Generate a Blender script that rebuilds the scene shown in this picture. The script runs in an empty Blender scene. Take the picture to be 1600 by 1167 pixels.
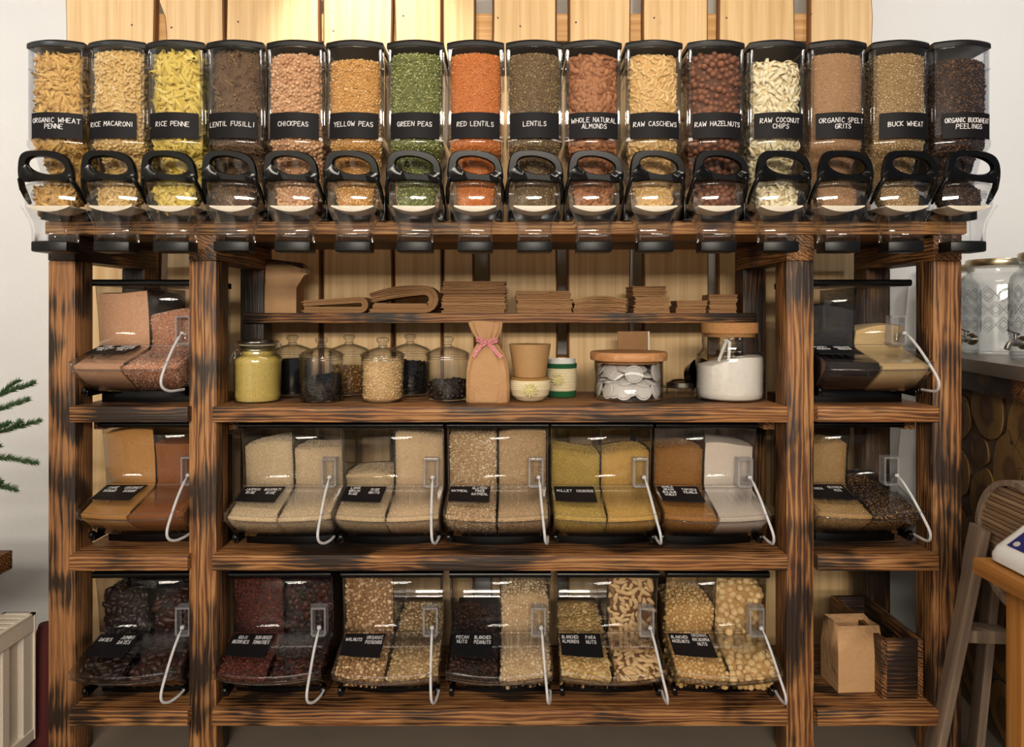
import bpy, bmesh, math, random
import numpy as np
from mathutils import Vector, Matrix, Euler
random.seed(7)
RNG = np.random.default_rng(11)
PI = math.pi
scn = bpy.context.scene
COL = scn.collection

# ------------------------------------------------------------------ camera, world, lights, exposure
CAM = (0.0, -2.28, 1.5)
cd = bpy.data.cameras.new('camera'); cam = bpy.data.objects.new('camera', cd); COL.objects.link(cam)
cam.location = CAM; cam.rotation_euler = (PI/2, 0, 0)
cd.sensor_fit = 'HORIZONTAL'; cd.sensor_width = 36.0; cd.lens = 24.0
cd.shift_y = -93.5/1600.0; cd.clip_start = 0.05; cd.clip_end = 50
scn.camera = cam
wd = bpy.data.worlds.new('world'); scn.world = wd; wd.use_nodes = True
wd.node_tree.nodes['Background'].inputs[0].default_value = (0.86, 0.92, 1.0, 1)
wd.node_tree.nodes['Background'].inputs[1].default_value = 0.17
scn.view_settings.view_transform = 'Standard'; scn.view_settings.look = 'None'
scn.view_settings.gamma = 1.0; scn.view_settings.use_curve_mapping = False
scn.view_settings.exposure = 0.0
scn.cycles.transparent_max_bounces = 40
scn.cycles.max_bounces = 10
scn.cycles.caustics_reflective = False; scn.cycles.caustics_refractive = False

def area(name, loc, rot, sx, sy, e, col):
    l = bpy.data.lights.new(name, 'AREA'); l.shape = 'RECTANGLE'; l.size = sx; l.size_y = sy
    l.energy = e; l.color = col
    o = bpy.data.objects.new(name, l); COL.objects.link(o); o.location = loc; o.rotation_euler = rot
    return o
def spot(name, loc, target, e, ang, blend, col, r=0.04):
    l = bpy.data.lights.new(name, 'SPOT'); l.energy = e; l.spot_size = math.radians(ang); l.spot_blend = blend
    l.color = col; l.shadow_soft_size = r
    o = bpy.data.objects.new(name, l); COL.objects.link(o); o.location = loc
    d = Vector(target) - Vector(loc); o.rotation_euler = d.to_track_quat('-Z', 'Y').to_euler()
    return o
WARM = (1.0, 0.90, 0.76)
COOL = (0.93, 0.96, 1.0)
for yy, tilt, en in ((-.95, 8, 22), (-5.4, 64, 212), (-7.6, 70, 262)):
    area('ceiling_tube_light', (0.0, yy, 3.02), (math.radians(tilt), 0, 0), 3.6, 0.20 if yy > -3 else 0.42, en, WARM)
spot('track_spot_light', (-0.72, -0.05, 3.02), (-0.62, 0.66, 2.66), 46, 70, 0.6, (1, .95, .88))
spot('track_spot_light', (0.55, -0.55, 3.02), (0.45, 0.66, 2.5), 22, 95, 0.9, (1, .90, .76))
spot('track_spot_light', (-2.1, -0.9, 3.02), (-2.0, 0.9, 2.3), 48, 95, 0.9, COOL)
spot('track_spot_light', (2.35, -0.7, 3.02), (2.15, 0.9, 2.45), 38, 95, 0.9, COOL)

# ------------------------------------------------------------------ helpers
def lin(h):
    h = h.lstrip('#'); c = [int(h[i:i+2], 16)/255 for i in (0, 2, 4)]
    return tuple((x/12.92 if x <= .04045 else ((x+.055)/1.055)**2.4) for x in c) + (1.0,)

class Nodes:
    def __init__(s, name):
        s.m = bpy.data.materials.new(name); s.m.use_nodes = True; s.t = s.m.node_tree; s.t.nodes.clear()
        s.out = s.t.nodes.new('ShaderNodeOutputMaterial')
    def n(s, typ, ins=None, **props):
        nd = s.t.nodes.new('ShaderNode'+typ)
        for k, v in props.items(): setattr(nd, k, v)
        for k, v in (ins or {}).items():
            sk = nd.inputs[k]
            if isinstance(v, bpy.types.NodeSocket): s.t.links.new(v, sk)
            elif isinstance(v, bpy.types.Node): s.t.links.new(v.outputs[0], sk)
            else: sk.default_value = v
        return nd
    def ramp(s, fac, stops, interp='LINEAR'):
        r = s.n('ValToRGB', {0: fac}); r.color_ramp.interpolation = interp
        e = r.color_ramp.elements
        e[0].position, e[0].color = stops[0]; e[1].position, e[1].color = stops[-1]
        for p, c in stops[1:-1]:
            x = e.new(p); x.color = c
        return r.outputs[0]
    def math(s, op, a, b=0.0, c=None):
        d = {0: a, 1: b}
        if c is not None: d[2] = c
        return s.n('Math', d, operation=op).outputs[0]
    def mix(s, fac, a, b, mode='MIX'):
        x = s.n('Mix', {}, data_type='RGBA', blend_type=mode)
        for k, v in ((0, fac), (6, a), (7, b)):
            if isinstance(v, bpy.types.NodeSocket): s.t.links.new(v, x.inputs[k])
            else: x.inputs[k].default_value = v
        return x.outputs[2]
    def coord(s, scale=(1, 1, 1), rnd=False, out='Object', rot=(0, 0, 0)):
        tc = s.n('TexCoord').outputs[out]
        if rnd:
            oi = s.n('ObjectInfo').outputs['Random']
            off = s.n('VectorMath', {0: (37.0, 53.0, 71.0), 'Scale': oi}, operation='SCALE').outputs[0]
            tc = s.n('VectorMath', {0: tc, 1: off}, operation='ADD').outputs[0]
        return s.n('Mapping', {'Vector': tc, 'Scale': scale, 'Rotation': rot}).outputs[0]
    def noise(s, vec, scale, detail=3, rough=.55, dist=0.0):
        return s.n('TexNoise', {'Vector': vec, 'Scale': scale, 'Detail': detail, 'Roughness': rough, 'Distortion': dist}).outputs[0]
    def bsdf(s, col, rough=.5, bump=None, bstr=.3, bdist=.002, **kw):
        b = s.n('BsdfPrincipled', {'Base Color': col, 'Roughness': rough})
        for k, v in kw.items():
            sk = b.inputs[k.replace('_', ' ')]
            if isinstance(v, bpy.types.NodeSocket): s.t.links.new(v, sk)
            else: sk.default_value = v
        if bump is not None:
            bp = s.n('Bump', {'Strength': bstr, 'Distance': bdist, 'Height': bump})
            s.t.links.new(bp.outputs[0], b.inputs['Normal'])
        s.t.links.new(b.outputs[0], s.out.inputs[0])
        return s.m

MATS = {}
def plain(name, hexc, rough=.5, **kw):
    if name not in MATS:
        s = Nodes(name)
        v = s.noise(s.coord(), 60, 2)
        c = lin(hexc)
        col = s.mix(v, tuple(x*.92 for x in c[:3])+(1,), tuple(min(1, x*1.06) for x in c[:3])+(1,))
        MATS[name] = s.bsdf(col, rough, **kw)
    return MATS[name]

def burnt_wood(name, axis, light='#a87442', mid='#754623', burn=.5, spots=False):
    s = Nodes(name)
    def sc(al, ac):
        v = [ac]*3; v[axis] = al; return tuple(v)
    big = s.coord(sc(.55, 1), True)
    fine = s.coord(sc(.028, 1), True)
    warp = s.noise(s.coord(sc(.35, 1), True), 7, 2)
    rings = s.n('TexWave', {'Vector': s.coord(sc(.07, 1), True), 'Scale': 30, 'Distortion': 9.0, 'Detail': 3.0, 'Detail Scale': 1.6},
                wave_type='RINGS', rings_direction='XYZ'[axis]).outputs[1]
    fib = s.noise(fine, 260, 3, .6)
    streak = s.noise(fine, 110, 3, .65)
    g = s.math('MULTIPLY_ADD', rings, .26, s.math('MULTIPLY', streak, .78))
    col = s.ramp(g, [(.24, lin('#4a2812')), (.40, lin(mid)), (.60, lin(light)), (.82, lin('#c99d66'))])
    if spots: col = s.mix(.55, col, lin('#a9774a'))
    col = s.mix(s.math('MULTIPLY', fib, .45), col, lin('#5b3315'), 'MULTIPLY')
    n1 = s.noise(big, 5.5, 2.5, .55, .6) if not spots else s.noise(s.coord(sc(.8, 1), True), 8.5, 1.2, .4, .2)
    burnm = s.math('ADD', s.math('MULTIPLY', n1, 1.0), s.math('MULTIPLY', s.math('SUBTRACT', streak, .5), .35))
    burnm = s.math('ADD', burnm, s.math('MULTIPLY', s.math('SUBTRACT', rings, .5), -.10))
    lo = .562-.22*burn
    bm = s.ramp(burnm, [(lo, (0, 0, 0, 1)), (lo+.16, (1, 1, 1, 1))])
    bm = s.math('MULTIPLY', bm, .94)
    col = s.mix(bm, col, lin('#120a08'))
    h = s.math('ADD', s.math('MULTIPLY', g, .7), s.math('MULTIPLY', fib, .3))
    rough = s.math('MULTIPLY_ADD', bm, -.12, .62)
    MATS[name] = s.bsdf(col, rough, h, .55, .004)
    return MATS[name]

def pine(name, axis=2, light='#dfbf8e', dark='#c09760', knots=True, hi='#e9d0a6'):
    s = Nodes(name)
    def sc(al, ac):
        v = [ac]*3; v[axis] = al; return tuple(v)
    fine = s.coord(sc(.02, 1), True)
    streak = s.noise(fine, 70, 3, .6)
    rings = s.n('TexWave', {'Vector': s.coord(sc(.09, 1), True), 'Scale': 9, 'Distortion': 5, 'Detail': 2, 'Detail Scale': 1.0},
                wave_type='RINGS', rings_direction='XYZ'[axis]).outputs[1]
    g = s.math('MULTIPLY_ADD', rings, .14, s.math('MULTIPLY', streak, .72))
    col = s.ramp(g, [(.12, lin(dark)), (.50, lin(light)), (.85, lin(hi))])
    blot = s.noise(s.coord(sc(.5, 1), True), 3, 2)
    col = s.mix(s.math('MULTIPLY', blot, .22), col, lin('#d9b27c'), 'MULTIPLY')
    if knots:
        vor = s.n('TexVoronoi', {'Vector': s.n('Mapping', {'Vector': s.coord((1, 1, 1), True), 'Scale': (2.7, 0, 1.5)}).outputs[0], 'Scale': 1.2}).outputs[0]
        km = s.ramp(s.math('ADD', vor, s.math('MULTIPLY', s.noise(s.coord(), 25, 2), .03)), [(.035, (1, 1, 1, 1)), (.085, (0, 0, 0, 1))])
        col = s.mix(s.math('MULTIPLY', km, .75), col, lin('#7a4a22'))
    MATS[name] = s.bsdf(col, .6, g, .25, .002)
    return MATS[name]

def clear(name, tint=(.985, .987, .99, 1), edge=(.58, .60, .64, 1), rough=.025, spec=1.0, scr=0.0):
    s = Nodes(name)
    f = s.n('LayerWeight', {'Blend': .5}).outputs['Facing']
    f5 = s.math('POWER', f, 5.0)
    fr = s.math('MULTIPLY', s.math('MULTIPLY_ADD', f5, .85, .034), spec)
    tr = s.n('BsdfTransparent', {'Color': s.mix(s.math('POWER', f, 3.0), tint, edge)})
    g = {'Color': (1, 1, 1, 1), 'Roughness': rough}
    gl = s.n('BsdfGlossy', g)
    nz = s.noise(s.coord(), 9, 2)
    bp = s.n('Bump', {'Strength': .025, 'Distance': .002, 'Height': nz}); s.t.links.new(bp.outputs[0], gl.inputs['Normal'])
    mx = s.n('MixShader', {0: fr, 1: tr, 2: gl})
    if scr > 0:
        df = s.n('BsdfDiffuse', {'Color': (.8, .8, .82, 1)})
        mx = s.n('MixShader', {0: scr, 1: mx, 2: df})
    s.t.links.new(mx.outputs[0], s.out.inputs[0])
    MATS[name] = s.m
    return s.m

def grain(name, stops, rough=.6, fine=0.0, noise_scale=300, spec=.4):
    """many small pieces: one colour per piece, plus a little speckle"""
    if name in MATS: return MATS[name]
    s = Nodes(name)
    r = s.n('NewGeometry').outputs['Random Per Island']
    n = s.noise(s.coord(), noise_scale, 2, .7)
    fac = s.math('ADD', s.math('MULTIPLY', r, 1-fine), s.math('MULTIPLY', n, fine))
    k = len(stops)
    lo, hi = (.0, 1.0) if fine < .5 else (.3, .7)
    col = s.ramp(fac, [(lo+(hi-lo)*i/(k-1), lin(c)) for i, c in enumerate(stops)])
    MATS[name] = s.bsdf(col, rough, n, .25 if fine < .5 else .6, .002, Specular_IOR_Level=spec)
    plain(name+'_shaded_core', stops[0], .8)  # mass behind the pieces: shade in the gaps put into its colour, darkest stop
    return MATS[name]

class MB:
    def __init__(s): s.v = []; s.f = []; s.mi = []
    def add(s, vs, fs, m=0):
        o = len(s.v); s.v.extend([tuple(p) for p in vs]); s.f.extend([tuple(i+o for i in f) for f in fs]); s.mi.extend([m]*len(fs)); return s
    def box(s, x0, x1, y0, y1, z0, z1, m=0, mat=None):
        vs = [(x0,y0,z0),(x1,y0,z0),(x1,y1,z0),(x0,y1,z0),(x0,y0,z1),(x1,y0,z1),(x1,y1,z1),(x0,y1,z1)]
        if mat is not None: vs = [mat @ Vector(p) for p in vs]
        return s.add(vs, [(0,3,2,1),(4,5,6,7),(0,1,5,4),(1,2,6,5),(2,3,7,6),(3,0,4,7)], m)
    def loft(s, rings, cap0=True, cap1=True, m=0, closed=True):
        n = len(rings[0]); vs = [p for r in rings for p in r]; fs = []
        for i in range(len(rings)-1):
            for j in range(n if closed else n-1):
                a = i*n+j; b = i*n+(j+1) % n
                fs.append((a, b, b+n, a+n))
        if cap0: fs.append(tuple(range(n-1, -1, -1)))
        if cap1: fs.append(tuple(range((len(rings)-1)*n, len(rings)*n)))
        return s.add(vs, fs, m)
    def lathe(s, prof, n=32, c=(0, 0, 0), m=0, cap0=True, cap1=True, rx=1.0, ry=1.0, wob=None):
        rings = []
        for k, (r, z) in enumerate(prof):
            rings.append([(c[0]+max(r, 1e-4)*rx*math.cos(2*PI*j/n)*(1 if wob is None else wob(j/n, k)),
                           c[1]+max(r, 1e-4)*ry*math.sin(2*PI*j/n)*(1 if wob is None else wob(j/n, k)), c[2]+z) for j in range(n)])
        return s.loft(rings, cap0, cap1, m)
    def tube(s, path, r, n=8, m=0, caps=True, flat=1.0):
        P = [Vector(p) for p in path]; rings = []
        up = Vector((0, 0, 1)); prev = None
        for i, p in enumerate(P):
            t = (P[min(i+1, len(P)-1)]-P[max(i-1, 0)])
            t = t.normalized() if t.length > 1e-9 else Vector((0, 0, 1))
            if prev is None:
                a = t.cross(up if abs(t.z) < .9 else Vector((1, 0, 0))).normalized()
            else:
                a = (prev - t*prev.dot(t)); a = a.normalized() if a.length > 1e-6 else t.orthogonal().normalized()
            prev = a; b = t.cross(a)
            rr = r[i] if isinstance(r, (list, tuple)) else r
            rings.append([p+a*rr*math.cos(2*PI*k/n)+b*rr*flat*math.sin(2*PI*k/n) for k in range(n)])
        return s.loft(rings, caps, caps, m)
    def prism(s, poly, axis, a0, a1, m=0):
        def P(q, a):
            return {0: (a, q[0], q[1]), 1: (q[0], a, q[1]), 2: (q[0], q[1], a)}[axis]
        return s.loft([[P(q, a0) for q in poly], [P(q, a1) for q in poly]], True, True, m)
    def mesh(s, name, mats, bevel=0, smooth=35, recalc=True):
        me = bpy.data.meshes.new(name); me.from_pydata(s.v, [], s.f)
        for mm in (mats if isinstance(mats, (list, tuple)) else [mats]): me.materials.append(mm)
        if any(s.mi): me.polygons.foreach_set('material_index', s.mi)
        if recalc or bevel:
            bm = bmesh.new(); bm.from_mesh(me)
            bmesh.ops.recalc_face_normals(bm, faces=bm.faces)
            if bevel:
                es = [e for e in bm.edges if len(e.link_faces) == 2 and e.calc_face_angle(0) > .6]
                bmesh.ops.bevel(bm, geom=es, offset=bevel, segments=2, affect='EDGES', clamp_overlap=True, profile=.6)
            bm.to_mesh(me); bm.free()
        if smooth:
            me.shade_smooth(); me.set_sharp_from_angle(angle=math.radians(smooth))
        me.update(); return me
    def build(s, name, mats, parent=None, loc=(0, 0, 0), rot=(0, 0, 0), bevel=0, smooth=35, solid=0):
        return put(name, s.mesh(name, mats, bevel, smooth), parent, loc, rot, solid)

def put(name, me, parent=None, loc=(0, 0, 0), rot=(0, 0, 0), solid=0):
    o = bpy.data.objects.new(name, me); COL.objects.link(o)
    o.location = loc; o.rotation_euler = rot
    if parent is not None: o.parent = parent
    if solid:
        md = o.modifiers.new('thickness', 'SOLIDIFY'); md.thickness = solid; md.offset = -1
    return o
def tag(o, label=None, cat=None, group=None, kind=None):
    if label: o['label'] = label
    if cat: o['category'] = cat
    if group: o['group'] = group
    if kind: o['kind'] = kind
    return o
def thing(name, label, cat, loc=(0, 0, 0), rz=0.0, group=None):
    o = bpy.data.objects.new(name, None); COL.objects.link(o); o.empty_display_size = .05
    o.location = loc; o.rotation_euler = (0, 0, rz)
    return tag(o, label, cat, group)

# ---- pieces (small meshes as numpy verts / triangles)
def ico(sub=0):
    bm = bmesh.new(); bmesh.ops.create_icosphere(bm, subdivisions=sub+1 if sub else 1, radius=.5)
    bm.verts.ensure_lookup_table()
    v = np.array([p.co[:] for p in bm.verts]); f = [tuple(x.index for x in q.verts) for q in bm.faces]; bm.free(); return v, f
def octa():
    v = np.array([(.5,0,0),(-.5,0,0),(0,.5,0),(0,-.5,0),(0,0,.5),(0,0,-.5)])
    return v, [(0,2,4),(2,1,4),(1,3,4),(3,0,4),(2,0,5),(1,2,5),(3,1,5),(0,3,5)]
def mb_np(mb):
    f = []
    for q in mb.f:
        for i in range(1, len(q)-1): f.append((q[0], q[i], q[i+1]))
    return np.array(mb.v), f
def scaled(vf, s): return vf[0]*np.array(s), vf[1]
def almond():
    v, f = ico(1); v = v.copy()
    t = v[:, 0]+.5; w = np.where(t > .5, 1-.55*((t-.5)/.5)**2, 1)
    v[:, 1] *= w; v[:, 2] *= w; return v*np.array((1, .58, .34)), f
def cashew():
    m = MB(); P = []; R = []
    for i in range(9):
        a = -1.15+2.3*i/8; P.append((.34*math.sin(a), .34*math.cos(a)-.24, 0)); R.append(.155*(1-.5*abs((i-4)/4)**2.5)*(1.08 if i > 4 else .95))
    m.tube(P, R, 7); return mb_np(m)
def penne(l=1.0, r=.12):
    m = MB()
    def ring(x, rr, sl): return [(x+sl*rr*math.cos(2*PI*k/9), rr*math.cos(2*PI*k/9), rr*math.sin(2*PI*k/9)) for k in range(9)]
    m.loft([ring(.5, r*.6, .9), ring(.5, r, .9), ring(-.5, r, .9), ring(-.5, r*.6, .9), ring(.5, r*.6, .9)], False, False)
    return mb_np(m)
def macaroni():
    m = MB(); P = [(.42*math.sin(a), .42*math.cos(a)-.3, 0) for a in np.linspace(-1.1, 1.1, 6)]
    m.tube(P, .2, 7); return mb_np(m)
def fusilli():
    m = MB(); rings = []
    for i in range(11):
        a = i*1.05; x = -.5+i/10
        rings.append([(x, .17*math.cos(a+k)*w, .17*math.sin(a+k)*w) for k, w in ((0, 1), (PI/2, .22), (PI, 1), (3*PI/2, .22))])
    m.loft(rings); return mb_np(m)
def flake():
    m = MB(); rings = []
    for i in range(5):
        x = -.5+i/4; z = .18*math.sin(i*1.1); w = .14*(1-.5*abs(x*2)**2)
        rings.append([(x, -w, z-.015), (x, w, z+.03), (x, w, z+.055), (x, -w, z+.01)])
    m.loft(rings); return mb_np(m)
def lump(seed, sub=1, s=(1, .8, .7), amp=.16):
    r = np.random.default_rng(seed); v, f = ico(sub); v = v*(1+amp*r.standard_normal((len(v), 1))); return v*np.array(s), f
def brazil():
    v, f = ico(1); v = v.copy(); t = 2*v[:, 0]
    v[:, 2] -= .14*(1-t**2); v[:, 1:] *= (1-.25*t**4)[:, None]; return v*np.array((1, .42, .40)), f

def np_mesh(name, V, F, mat, smooth=True):
    me = bpy.data.meshes.new(name)
    V = np.asarray(V, np.float32); F = np.asarray(F, np.int32)
    me.vertices.add(len(V)); me.vertices.foreach_set('co', V.ravel())
    me.loops.add(F.size); me.loops.foreach_set('vertex_index', F.ravel())
    me.polygons.add(len(F)); me.polygons.foreach_set('loop_start', np.arange(0, F.size, 3, dtype=np.int32))
    me.materials.append(mat); me.update(calc_edges=True); me.validate()
    if smooth: me.shade_smooth()
    return me

def tri(mb):
    me = bpy.data.meshes.new('tmp'); me.from_pydata(mb.v, [], mb.f); bm = bmesh.new(); bm.from_mesh(me)
    bmesh.ops.recalc_face_normals(bm, faces=bm.faces); bmesh.ops.triangulate(bm, faces=bm.faces)
    V = np.array([v.co[:] for v in bm.verts], float); F = np.array([[v.index for v in f.verts] for f in bm.faces])
    bm.free(); bpy.data.meshes.remove(me); return V, F

def surf_pts(V, F, spacing, keep, limit=6000, rng=RNG):
    """blue-noise points on the faces that keep(n, c) accepts"""
    A, B, C = V[F[:, 0]], V[F[:, 1]], V[F[:, 2]]
    N = np.cross(B-A, C-A); ar = np.linalg.norm(N, axis=1)/2; N = N/np.maximum(2*ar, 1e-12)[:, None]
    cen = (A+B+C)/3
    k = ar > 1e-9
    A, B, C, N, ar = A[k], B[k], C[k], N[k], ar[k]
    if not len(ar): return np.zeros((0, 3)), np.zeros((0, 3))
    n = int(min(limit*6, 5*ar.sum()/spacing**2)+10)
    t = rng.choice(len(ar), n, p=ar/ar.sum()); u = rng.random((n, 2)); sw = u.sum(1) > 1; u[sw] = 1-u[sw]
    P = A[t]+(B-A)[t]*u[:, :1]+(C-A)[t]*u[:, 1:]; NN = N[t]
    kk = keep(P, NN); P, NN = P[kk], NN[kk]
    grid = {}; outi = []; s2 = spacing*spacing
    cells = np.floor(P/spacing).astype(int)
    for i in range(len(P)):
        c = tuple(cells[i]); ok = True; p = P[i]
        for dx in (-1, 0, 1):
            for dy in (-1, 0, 1):
                for dz in (-1, 0, 1):
                    for j in grid.get((c[0]+dx, c[1]+dy, c[2]+dz), ()):
                        q = P[j]
                        if (p[0]-q[0])**2+(p[1]-q[1])**2+(p[2]-q[2])**2 < s2: ok = False; break
                    if not ok: break
                if not ok: break
            if not ok: break
        if ok:
            grid.setdefault(c, []).append(i); outi.append(i)
            if len(outi) >= limit: break
    return P[outi], NN[outi]

def rand_rots(n, rng=RNG):
    q = rng.standard_normal((n, 4)); q /= np.linalg.norm(q, axis=1)[:, None]
    w, x, y, z = q.T
    return np.stack([np.stack([1-2*(y*y+z*z), 2*(x*y-z*w), 2*(x*z+y*w)], 1),
                     np.stack([2*(x*y+z*w), 1-2*(x*x+z*z), 2*(y*z-x*w)], 1),
                     np.stack([2*(x*z-y*w), 2*(y*z+x*w), 1-2*(x*x+y*y)], 1)], 1)
def flat_rots(N, tilt=.35, rng=RNG):
    """long axis lies in the surface, thin axis along the normal (roughly)"""
    n = len(N); N = N+tilt*rng.standard_normal((n, 3)); N /= np.linalg.norm(N, axis=1)[:, None]
    a = rng.standard_normal((n, 3)); a -= N*np.einsum('ij,ij->i', a, N)[:, None]; a /= np.linalg.norm(a, axis=1)[:, None]
    b = np.cross(N, a); return np.stack([a, b, N], 2)

def scatter_mesh(V0, F0, pieces, P, R, S):
    """core plus pieces in one triangle soup"""
    Vs, Fs, o = [], [], 0
    if V0 is not None: Vs.append(V0); Fs.append(F0); o = len(V0)
    idx = RNG.integers(0, len(pieces), len(P))
    for k, (pv, pf) in enumerate(pieces):
        q = np.where(idx == k)[0]
        if not len(q): continue
        pf = np.array(pf)
        W = np.einsum('nij,vj->nvi', R[q], pv)*S[q][:, None, None]+P[q][:, None, :]
        Vs.append(W.reshape(-1, 3)); Fs.append((pf[None]+(np.arange(len(q))*len(pv))[:, None, None]).reshape(-1, 3)+o); o += len(q)*len(pv)
    return np.concatenate(Vs), np.concatenate(Fs)

# kinds of contents: pieces, size, spacing, material, orientation, individual?
KIND = {}
def kind(k, mat, pieces=None, size=0, sp=0, flat=True, solo=None, jit=.15): KIND[k] = dict(core=MATS.get(k+'_shaded_core'), mat=mat, pieces=pieces, size=size, sp=sp, flat=flat, solo=solo, jit=jit)

def fill(core, k, name, label, cat, loc, rz=0.0, keep=None, group=None, solo_label=None, solo_n=150, parent_cam=True):
    """core: MB of the mass inside a container; pieces cover its visible faces"""
    K = KIND[k]; V, F = tri(core)
    keep = keep or (lambda P, N: N[:, 1] < .5)
    mat = K['mat']
    if K['pieces'] is None:
        me = core.mesh(name, mat, smooth=60); o = put(name, me, None, loc, (0, 0, rz)); return tag(o, label, cat, group, 'stuff')
    P, N = surf_pts(V, F, K['sp'], keep)
    n = len(P); S = K['size']*(1+K['jit']*RNG.standard_normal(n)).clip(.6, 1.5)
    R = flat_rots(N, .35 if K['size'] < .028 else .14) if K['flat'] else rand_rots(n)
    P = P + N*(K['size']*RNG.uniform(*((-.34, .26) if not K['flat'] else ((-.08, .10) if K['size'] < .028 else (-.12, .03))), n))[:, None]
    nc = len(F)
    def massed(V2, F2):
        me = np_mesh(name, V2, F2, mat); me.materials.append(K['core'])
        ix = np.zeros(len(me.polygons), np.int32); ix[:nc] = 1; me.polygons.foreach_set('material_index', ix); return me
    if K['solo'] is None:
        V2, F2 = scatter_mesh(V, F, K['pieces'], P, R, S)
        o = put(name, massed(V2, F2), None, loc, (0, 0, rz)); return tag(o, label, cat, group, 'stuff')
    # the pieces that show largest become objects of their own
    rot = Matrix.Rotation(rz, 3, 'Z'); L = Vector(loc)
    pn, plabel, pcat, pgroup = K['solo']
    if solo_label: plabel = solo_label; pgroup = plabel
    wc = np.array([CAM[0]-loc[0], CAM[1]-loc[1], CAM[2]-loc[2]])
    face = np.einsum('ij,ij->i', N, wc[None]-P)/np.linalg.norm(wc[None]-P, axis=1)
    order = np.argsort(-face); chosen = order[:solo_n]; rest = order[solo_n:]
    if solo_n < len(order): chosen = np.array([i for i in chosen if face[i] > .1], int)
    meshes = K.setdefault('meshes', [np_mesh(pn, pv, np.array(pf), mat) for pv, pf in K['pieces']])
    for i in chosen:
        me = meshes[int(RNG.integers(0, len(meshes)))]
        o = bpy.data.objects.new(pn, me); COL.objects.link(o)
        M = Matrix(R[i].tolist()); M = rot @ M
        o.matrix_world = Matrix.Translation(L + rot @ Vector(P[i])) @ M.to_4x4() @ Matrix.Scale(float(S[i]), 4)
        tag(o, plabel, pcat, pgroup)
    V2, F2 = scatter_mesh(V, F, K['pieces'], P[rest], R[rest], S[rest])
    o = put(name, massed(V2, F2), None, loc, (0, 0, rz)); return tag(o, label, cat, group, 'stuff')

# ---- chalk lettering from strokes
G = {'A': [[(0,0),(2,6),(4,0)],[(.8,2.1),(3.3,2)]], 'B': [[(0,0),(0,6),(3,5.6),(3.2,4.2),(.2,3.2),(3.6,2.4),(3.4,.6),(0,0)]],
 'C': [[(4,5),(2.4,6),(.6,5),(0,3),(.6,1),(2.2,0),(4,.8)]], 'D': [[(0,0),(0,6),(2.6,5.4),(4,3.2),(3,.8),(0,0)]],
 'E': [[(4,6),(0,5.9),(0,0),(4,0)],[(0,3.1),(3,3.1)]], 'F': [[(4,6),(0,6),(0,0)],[(0,3.2),(3,3.2)]],
 'G': [[(4,5),(2.2,6),(.4,4.8),(0,2.6),(1,.4),(3,0),(4,1.2),(4,2.8),(2.2,2.8)]], 'H': [[(0,6),(0,0)],[(4,6),(4,0)],[(0,3),(4,3.1)]],
 'I': [[(1,6),(1,0)]], 'J': [[(3,6),(3,1),(1.8,0),(.3,.8)]], 'K': [[(0,6),(0,0)],[(3.8,6),(0,2.8),(4,0)]], 'L': [[(0,6),(0,0),(3.6,0)]],
 'M': [[(0,0),(.3,6),(2.2,2.4),(4.2,6),(4.6,0)]], 'N': [[(0,0),(0,6),(4,0),(4,6)]], 'O': [[(2,6),(.3,4.8),(0,2.6),(1.2,.2),(2.8,.2),(4,2.6),(3.6,5),(2,6)]],
 'P': [[(0,0),(0,6),(3.2,5.6),(3.6,4),(2.8,2.9),(0,2.7)]], 'Q': [[(2,6),(.3,4.8),(0,2.6),(1.2,.2),(2.8,.2),(4,2.6),(3.6,5),(2,6)],[(2.4,1.6),(4.2,-.4)]],
 'R': [[(0,0),(0,6),(3.2,5.6),(3.4,4),(0,2.9),(4,0)]], 'S': [[(3.8,5.2),(2.2,6),(.4,5),(.8,3.4),(3.4,2.6),(3.8,1),(2,0),(0,.8)]],
 'T': [[(0,6),(4.4,6)],[(2.2,6),(2.2,0)]], 'U': [[(0,6),(0,1.4),(1.4,0),(3,.2),(4,1.8),(4,6)]], 'V': [[(0,6),(2,0),(4,6)]],
 'W': [[(0,6),(1,0),(2.5,4),(4,0),(5,6)]], 'X': [[(0,6),(4,0)],[(4,6),(0,0)]], 'Y': [[(0,6),(2,3),(4,6)],[(2,3),(2,0)]],
 'Z': [[(0,6),(4,6),(0,0),(4,0)]], '-': [[(.4,3),(2.6,3)]]}
ADV = {'I': 2.0, 'M': 4.7, 'W': 5.2, ' ': 3.0, '-': 3.0}
def text_width(t): return sum(ADV.get(c, 4.0)+1.5 for c in t)-1.5
def letter_strokes(lines, h, align='C', lead=1.45, maxw=None, shift=None, nar=.86):
    """list of polylines in (u, v), centred on 0,0"""
    out = []; n = len(lines)
    for k, t in enumerate(lines):
        u = h/6.0; sx = nar; w = text_width(t)*u*sx
        if maxw and w > maxw: sx *= maxw/w; w = maxw
        x = {'C': -w/2, 'L': 0.0, 'R': -w}[align]
        if shift: x += shift[k]
        y = ((n-1)/2-k)*h*lead - h/2
        for c in t:
            jy = random.uniform(-.04, .04)*h; sl = random.uniform(.0, .1)
            for st in G.get(c, []):
                out.append([(x+(px+sl*py)*u*sx, y+py*u+jy) for px, py in st])
            x += (ADV.get(c, 4.0)+1.5)*u*sx
    return out
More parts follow.
